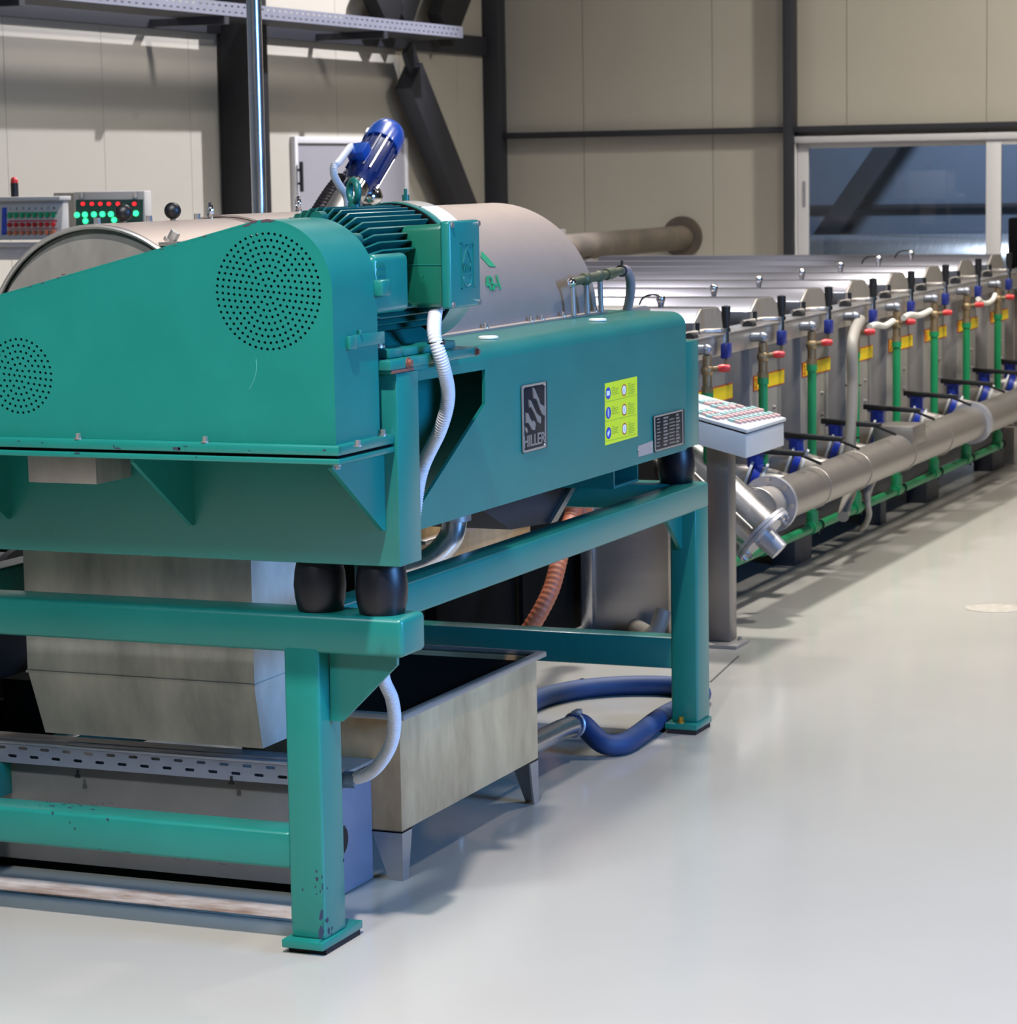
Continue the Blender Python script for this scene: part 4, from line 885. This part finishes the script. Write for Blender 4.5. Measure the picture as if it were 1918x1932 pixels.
def z2(a, b): return (1220+a/5.64, 540+b/5.64)
nu = V(0, -slp, 1).normalized()
for (sa, ea, cnt) in (((935, 1452), (1345, 1378), 9), ((850, 1385), (1170, 1322), 8), ((700, 1408), (805, 1400), 3), ((590, 1368), (690, 1350), 3), ((750, 1302), (875, 1296), 3), ((610, 1255), (745, 1246), 4), ((870, 1278), (955, 1284), 2)):
    for k in range(cnt):
        t = k/max(1, cnt-1); q = onlid(*z2(sa[0]+(ea[0]-sa[0])*t, sa[1]+(ea[1]-sa[1])*t))
        v_ = V(0, 1, slp).normalized()
        def bb(c, lx, ly, h): 
            a = c-V(lx, 0, 0)-v_*ly; return [a, a+V(2*lx, 0, 0), a+V(2*lx, 0, 0)+v_*2*ly, a+v_*2*ly]
        mb = MB(); mb.mat(0); mb.quadprism(bb(q+v_*.013, .011, .0105, 0), nu, .009); mb.mat(1); mb.quadprism(bb(q-v_*.011, .011, .0105, 0), nu, .009)
        part('push_button', mb, [M['btn_green'], M['btn_red']], cp_)
cb_ = thing('steel_cabinet', 'low stainless cabinet behind the far end of the teal frame', 'cabinet', (4.0, .77, 0))
part('cabinet_body', MB().box(3.9, 4.17, .612, .93, .0, .47), M['steel'], cb_, .004)
part('edge_angle', MB().box(3.885, 3.9, .89, .932, 0, .47), M['steel_bright'], cb_, .002)
pe = thing('pvc_elbow', 'pale plastic pipe elbow on the floor beside the stainless cabinet', 'pipe', (3.7, .6, 0))
part('elbow_pipe', MB().tube(smooth([(3.86, .72, .03), (3.75, .64, .03), (3.68, .6, .035), (3.68, .575, .06), (3.7, .56, .12)], 6), .028, 14), M['hosegrey'], pe, sharp=70)

# ------------------------------------------------------------------ row of stainless mixing vats
PX = .677; SB, SS = M['steel_bright'], M['steel_side']
words = ['first', 'second', 'third', 'fourth', 'fifth', 'sixth', 'seventh', 'eighth']
tapx = [ony(p, q, .6).x for p, q in ((1363, 645), (1468, 620), (1557, 600), (1641, 585), (1713, 569), (1778, 552), (1840, 540), (1898, 527))]
knob = [(1246, 548), (1346, 534), (1431, 524), (1512, 512), (1585, 496), (1657, 487), (1718, 485), (1790, 480)]
lablr = [(5.144-.677, 5.562-.677)]+[(ony(a, 700, .7).x, ony(b, 700, .7).x) for a, b in ((1420, 1478), (1512, 1565), (1597, 1645), (1675, 1720), (1743, 1784), (1805, 1843), (1867, 1900))]
for i in range(8):
    x0 = 4.43+PX*i; dz = .0045*i; xc = x0+.22
    dig = str(i+1)
    lb_ = {0: 'nearest stainless mixing vat with yellow label half hidden by the teal machine', 3: 'stainless mixing vat with the yellow label crossed by the grey hose'}.get(i, '%s stainless mixing vat along the row, counted away from the teal machine' % words[i])
    v = thing('mixing_vat', lb_, 'vat', (xc, .7, 0), 'stainless mixing vats in a row')
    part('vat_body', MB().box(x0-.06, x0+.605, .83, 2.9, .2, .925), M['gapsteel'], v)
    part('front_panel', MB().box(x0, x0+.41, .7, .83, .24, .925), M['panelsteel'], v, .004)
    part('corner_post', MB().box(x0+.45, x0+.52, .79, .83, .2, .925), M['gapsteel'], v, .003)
    part('lower_skirt', MB().box(x0-.06, x0+.61, .69, .83, .2, .245), M['dirty'], v, .003)
    zl = 1.045+dz
    lid = part('lid', MB().prism([(x0+.03, zl-.115), (x0+.03, zl), (x0+.115, zl+.048), (x0+.31, zl+.045), (x0+.4, zl+.0), (x0+.4, zl-.115)], 'y', .712, 2.9), M['lidsteel'], v, .002)
    part('lid_end', MB().prism([(x0+.034, zl-.115), (x0+.034, zl), (x0+.117, zl+.046), (x0+.309, zl+.043), (x0+.396, zl+.0), (x0+.396, zl-.115)], 'y', .704, .712), SS, v)
    if i < 7:
        kp = onx(*knob[i], x0+.3 if i else x0+.22); ky = max(kp.y, .8)
        kb = part('lid_knob', MB().sphere((kp.x, ky, zl+.078), .018, 14).cyl((kp.x, ky, zl+.04), (kp.x, ky, zl+.066), .008, .014, 12), M['chrome'], lid, sharp=70)
        if i in (0, 5, 6): part('lever', MB().tube(smooth([(kp.x, ky, zl+.09), (kp.x, ky+.04, zl+.092), (kp.x, ky+.07, zl+.08), (kp.x, ky+.085, zl+.055)], 5), .004, 8), M['black'], kb)
    la, lb2 = lablr[i]
    nl = part('number_label', MB().box(la, lb2, .697, .7, .737+dz, .796+dz), M['digit'], v)
    part('yellow_field', MB().box(la+.006, lb2-.006, .6955, .697, .741+dz, .792+dz), M['yellow'], nl)
    part('numeral', text_mb(dig, .056, (la+.01, .6955, .747+dz), (1, 0, 0), (0, 0, 1), .001, .02), M['digit'], nl)
    for (bx, bz) in ((x0+.3, .66), (x0+.3, .57), (x0+.485, .8)): part('panel_bolt', MB().bolt((bx, .7 if bx < x0+.42 else .79, bz), (0, -1, 0), .007, .008), M['bolt'], v)
    # sampling tap hanging on the rail
    tx = tapx[i]; tzp = .995+dz
    tp = part('sampling_tap', MB().box(tx-.024, tx+.024, .572, .602, tzp-.078, tzp-.022), M['navyvalve'], v, .006)
    part('tap_spout', MB().cyl((tx, .587, tzp-.078), (tx, .587, tzp-.1), .006, n=8), M['brass'], tp)
    part('tap_stem', MB().cyl((tx, .587, tzp-.022), (tx, .587, tzp+.02), .011, n=12).cyl((tx, .587, tzp+.018), (tx, .587, tzp+.032), .017, n=14), M['chrome'], tp)
    part('tap_grip', MB().lathe([(.001, 0), (.012, 0), (.017, .045), (.0165, .08), (.001, .084)], (tx, .587, tzp+.03), (0, 0, 1), 14), M['black'], tp)
    part('tap_line', MB().tube([(tx, .6, tzp+.022), (tx-.04, .66, tzp+.022), (tx-.2, .68, tzp+.018)], .0095, 10), M['steel'], tp)
    part('line_knob', MB().cyl((tx-.09, .665, tzp+.015), (tx-.09, .665, tzp+.055), .0085, n=8).cyl((tx-.17, .655, tzp+.005), (tx-.215, .655, tzp+.005), .022, n=10), M['black'], tp)
for i, (fx0, fx1) in enumerate(((5.56, 5.78), (7.2, 7.32), (7.72, 7.86), (9.1, 9.3), (4.5, 4.64))):
    pass
rl = thing('vat_rail', 'long stainless rail along the top front of the mixing vats', 'rail', (7, .66, .92))
part('rail_beam', MB().prism([(4.1, .922), (4.1, .996), (10.4, 1.026), (10.4, .95)], 'y', .622, .7), M['steel'], rl, .003)
part('rail_cap', MB().prism([(4.1, .996), (4.1, 1.0), (10.4, 1.03), (10.4, 1.026)], 'y', .617, .735), SB, rl)
bf = thing('vat_base_frame', 'dark base frame on block feet under the mixing vats', 'frame', (7, .8, 0))
part('base_rail', MB().box(4.36, 10.3, .69, .75, .135, .198), M['darksteel'], bf, .003)
part('base_rail', MB().box(4.36, 10.3, 2.6, 2.66, .135, .198), M['darksteel'], bf, .003)
for fx0, fx1 in ((4.6, 4.75), (5.58, 5.82), (6.9, 7.0), (7.74, 7.98), (9.14, 9.42)):
    for y_ in (.665, 2.6): part('foot', MB().box(fx0, fx1, y_, y_+.1, 0, .135), M['darksteel'], bf, .003)
part('foot', MB().box(9.5, 9.58, .63, .69, 0, .198), SS, bf)
ev = thing('end_vat', 'dark stainless end unit at the right edge beyond the numbered vats', 'vat', (10.2, .7, 0))
part('vat_body', MB().box(9.88, 10.4, .72, 2.9, .2, .92), SS, ev); part('front_panel', MB().box(9.93, 10.3, .7, .72, .24, .92), SS, ev, .003)
part('dark_cover', MB().box(10.05, 10.5, .45, .79, 1.0, 1.3), M['dark'], ev, .01)
part('cover_leg', MB().box(10.05, 10.4, .55, .75, .92, 1.0), M['dark'], ev)

# ------------------------------------------------------------------ green water pipework
gp_ = thing('green_pipework', 'green water pipe with eight upright branches in front of the mixing vats', 'pipework', (6.5, .58, .155))
YG = .575
rx = [ony(p, q, YG).x for p, q in ((1334, 720), (1439, 690), (1531, 660), (1613, 640), (1691, 620), (1762, 610), (1823, 590), (1882, 580))]
part('header_pipe', MB().cyl((4.1, YG, .17), (rx[7]+.03, YG, .163), .0185, n=16), M['green'], gp_)
for i, xx in enumerate(rx):
    dz = .0035*i
    rs = part('riser', MB().cyl((xx, YG, .17), (xx, YG, .81+dz), .0175, n=14).cyl((xx, YG, .17), (xx, YG, .235), .025, n=14).cyl((xx-.035, YG, .169), (xx+.035, YG, .168), .025, n=14).cyl((xx, YG, .79+dz), (xx, YG, .815+dz), .0215, n=14), M['green'], gp_)
    part('ball_valve', MB().cyl((xx, YG, .812+dz), (xx, YG, .835+dz), .022, n=8).cyl((xx, YG, .835+dz), (xx, YG, .875+dz), .017, n=12).sphere((xx, YG, .892+dz), .024, 12).cyl((xx, YG, .905+dz), (xx, YG, .945+dz), .0165, n=12).cyl((xx, YG, .895+dz), (xx, YG-.045, .9+dz), .009, n=8), M['brass'], rs)
    part('valve_handle', MB().tube([(xx, YG-.04, .9+dz), (xx+.005, YG-.055, .901+dz), (xx+.02, YG-.075, .9+dz)], [.011, .015, .012], 12), M['red'], rs)
    part('elbow_fitting', MB().sphere((xx, YG, .965+dz), .021, 14).cyl((xx, YG, .965+dz), (xx, .622, .965+dz), .018, n=14), M['fitting'], rs)
    if i: part('pipe_clamp', MB().torus((xx+.09, YG, .168), (1, 0, 0), .021, .005, 16, 6).cyl((xx+.09, YG, .148), (xx+.09, YG, .13), .004, n=6), M['black'], gp_)
# pale hoses strung between the risers
for nm, lb_, pts, rr in (('pale_hose', 'short pale hose between the fourth and fifth green risers', ((1640, 617), (1652, 613), (1668, 615), (1684, 606)), .0135),
                    ('pale_hose', 'short pale hose between the fifth and sixth green risers', ((1704, 600), (1716, 594), (1734, 595), (1754, 586)), .0135),
                    ('pale_hose', 'short pale hose sagging between the seventh and eighth green risers', ((1845, 564), (1852, 571), (1862, 572), (1872, 566), (1877, 556)), .0125)):
    hh = thing(nm, lb_, 'hose', ony(*pts[0], .535), 'pale hoses between green risers'); part('hose_body', MB().tube(smooth([ony(*q, .535) for q in pts], 6), rr, 12), M['palehose'], hh, sharp=80)
gh = thing('grey_hose', 'long grey hose running down beside the fourth green riser', 'hose', (6.25, .5, .1))
gpts = [ony(1622, 604, .57), ony(1612, 625, .54), ony(1607, 655, .525), ony(1608, 720, .522), ony(1606, 790, .522), ony(1603, 840, .525), ony(1601, 880, .528), ony(1606, 920, .52), ony(1596, 950, .5), ony(1590, 975, .48)]
part('hose_body', MB().tube(smooth(gpts, 7), .0235, 14), M['hosegrey'], gh, sharp=80)
for px, py in ((1606, 727), (1604, 826)): part('cable_tie', MB().torus(ony(px+3, py, .55), (0, 0, 1), .032, .003, 20, 6), M['black'], gh)
lp = [ony(1640, 900, .44), ony(1634, 925, .42), ony(1636, 950, .4), ony(1639, 970, .4), ony(1633, 988, .42), ony(1624, 998, .45)]
part('hose_tail', MB().tube(smooth(lp, 7), [.034-.022*min(1, k/14) for k in range(len(smooth(lp, 7)))], 14), M['hosegrey'], gh, sharp=80)

# ------------------------------------------------------------------ big discharge conveyor pipe with blue valves
BYC, BZC, BRR = .42, .395, .077
bg = thing('discharge_conveyor', 'long fat stainless conveyor pipe along the front of the vats', 'pipe', (7, BYC, .3))
part('pipe_tube', MB().cyl((4.45, BYC, BZC), (10.6, BYC, BZC+.012), BRR, n=36), M['pipesteel'], bg)
part('end_flange', MB().cyl((4.44, BYC, BZC), (4.462, BYC, BZC), .104, n=36), M['zinc'], bg)
for k in range(8): q = 2*math.pi*k/8; part('flange_bolt', MB().bolt((4.44, BYC+.09*math.cos(q), BZC+.09*math.sin(q)), (-1, 0, 0), .007, .01), M['bolt'], bg)
xfl = ony(1832, 790, BYC).x
for d_ in (-.014, .014): part('joint_flange', MB().cyl((xfl+d_-.009, BYC, BZC+.006), (xfl+d_+.009, BYC, BZC+.006), .098, n=36), M['zinc'], bg)
xh0, xh1 = ony(1660, 800, BYC+.07).x, ony(1746, 790, BYC-.07).x
part('inlet_saddle', MB().box(xh0, xh1, BYC-.07, BYC+.1, BZC, BZC+.115), M['pipesteel'], bg, .002)
for px in (1450, 1555, 1632, 1717, 1786): xx = ony(px, 890, BYC-.05).x; part('pipe_strap', MB().torus((xx, BYC, BZC), (1, 0, 0), BRR+.001, .0022, 28, 6), M['steel'], bg)
for xx in (5.5, 7.9, 9.6): part('pipe_bracket', MB().box(xx, xx+.03, BYC, .69, BZC-.05, BZC-.03).box(xx, xx+.03, .66, .69, .19, BZC-.03), SS, bg)
XI = 4.27
ia, ib = onx(1432, 1003, XI), onx(1296, 872, XI); ia.x = ib.x = XI
ix = (ia-ib).normalized()
ic = thing('inclined_conveyor', 'bright inclined stainless conveyor pipe with bolted end plate behind the control post', 'pipe', (XI, .4, .2))
ib2 = ib-ix*.12
part('pipe_tube', MB().cyl(ib2, ia, .088, n=36), M['steel_bright'], ic)
part('seam_strip', MB().cyl(ib2+V(-.086, 0, .02), ia+V(-.086, 0, .02), .006, n=8), M['steel'], ic)
part('end_flange', MB().cyl(ia, ia+ix*.012, .118, n=36).cyl(ia+ix*.014, ia+ix*.026, .118, n=36), M['zinc'], ic)
for k in range(10):
    q = 2*math.pi*k/10; u = V(1, 0, 0)*math.cos(q)+ix.cross(V(1, 0, 0))*math.sin(q); part('flange_bolt', MB().bolt(ia+ix*.026+u*.104, ix, .007, .01), M['bolt'], ic)
part('bearing_cap', MB().cyl(ia+ix*.026, ia+ix*.1, .042, .036, n=24), M['zinc'], ic)
part('support_leg', MB().box(XI-.03, XI+.03, ib.y-.12, ib.y-.06, 0, ib.z-.14), SS, ic)
part('link_duct', MB().cyl((XI+.05, BYC, BZC), (4.442, BYC, BZC), .07, n=28), SS, ic)
lev = [ony(p, q, .62) for p, q in ((1410, 862), (1488, 825), (1563, 795), (1642, 766), (1717, 742), (1786, 716), (1846, 695), (1895, 690))]
for i, p in enumerate(lev):
    bv = thing('butterfly_valve', '%s blue butterfly valve with black lever counted from the control post' % words[i], 'valve', (p.x, .6, BZC), 'blue valves along the conveyor pipe')
    zz_ = .552+.003*i
    part('lever', MB().prism([(.65, zz_-.01), (.65, zz_+.012), (.4, zz_-.004), (.4, zz_-.022)], 'x', p.x-.015, p.x+.015), M['black'], bv, .002)
    part('lever_grip', MB().prism([(.49, zz_-.012), (.49, zz_-.004), (.36, zz_-.052), (.36, zz_-.062)], 'x', p.x+.08, p.x+.095).box(p.x, p.x+.09, .49, .505, zz_-.014, zz_-.006), M['black'], bv)
    part('valve_neck', MB().cyl((p.x+.03, .6, zz_-.008), (p.x+.03, .6, .46), .03, n=16).cyl((p.x+.03, .6, zz_-.006), (p.x+.03, .6, zz_-.022), .042, n=6), M['bluevalve'], bv)
    part('valve_body', MB().lathe([(.045, -.014), (.062, -.014), (.062, .014), (.045, .014)], (p.x+.03, .6, .44), (-.2, .92, .34), 24), M['bluevalve'], bv)
    for s_ in (-1, 1): part('valve_flange', MB().lathe([(.02, -.005), (.068, -.005), (.068, .005), (.02, .005)], (p.x+.03-s_*.005, .6+s_*.025, .44+s_*.009), (-.2, .92, .34), 24), M['cabinet'], bv)
    part('outlet_pipe', MB().cyl((p.x+.03, .6, .44), (p.x+.005, BYC+.05, BZC+.02), .05, n=18).cyl((p.x+.03, .6, .44), (p.x+.05, .705, .44), .05, n=18), SS, bv)
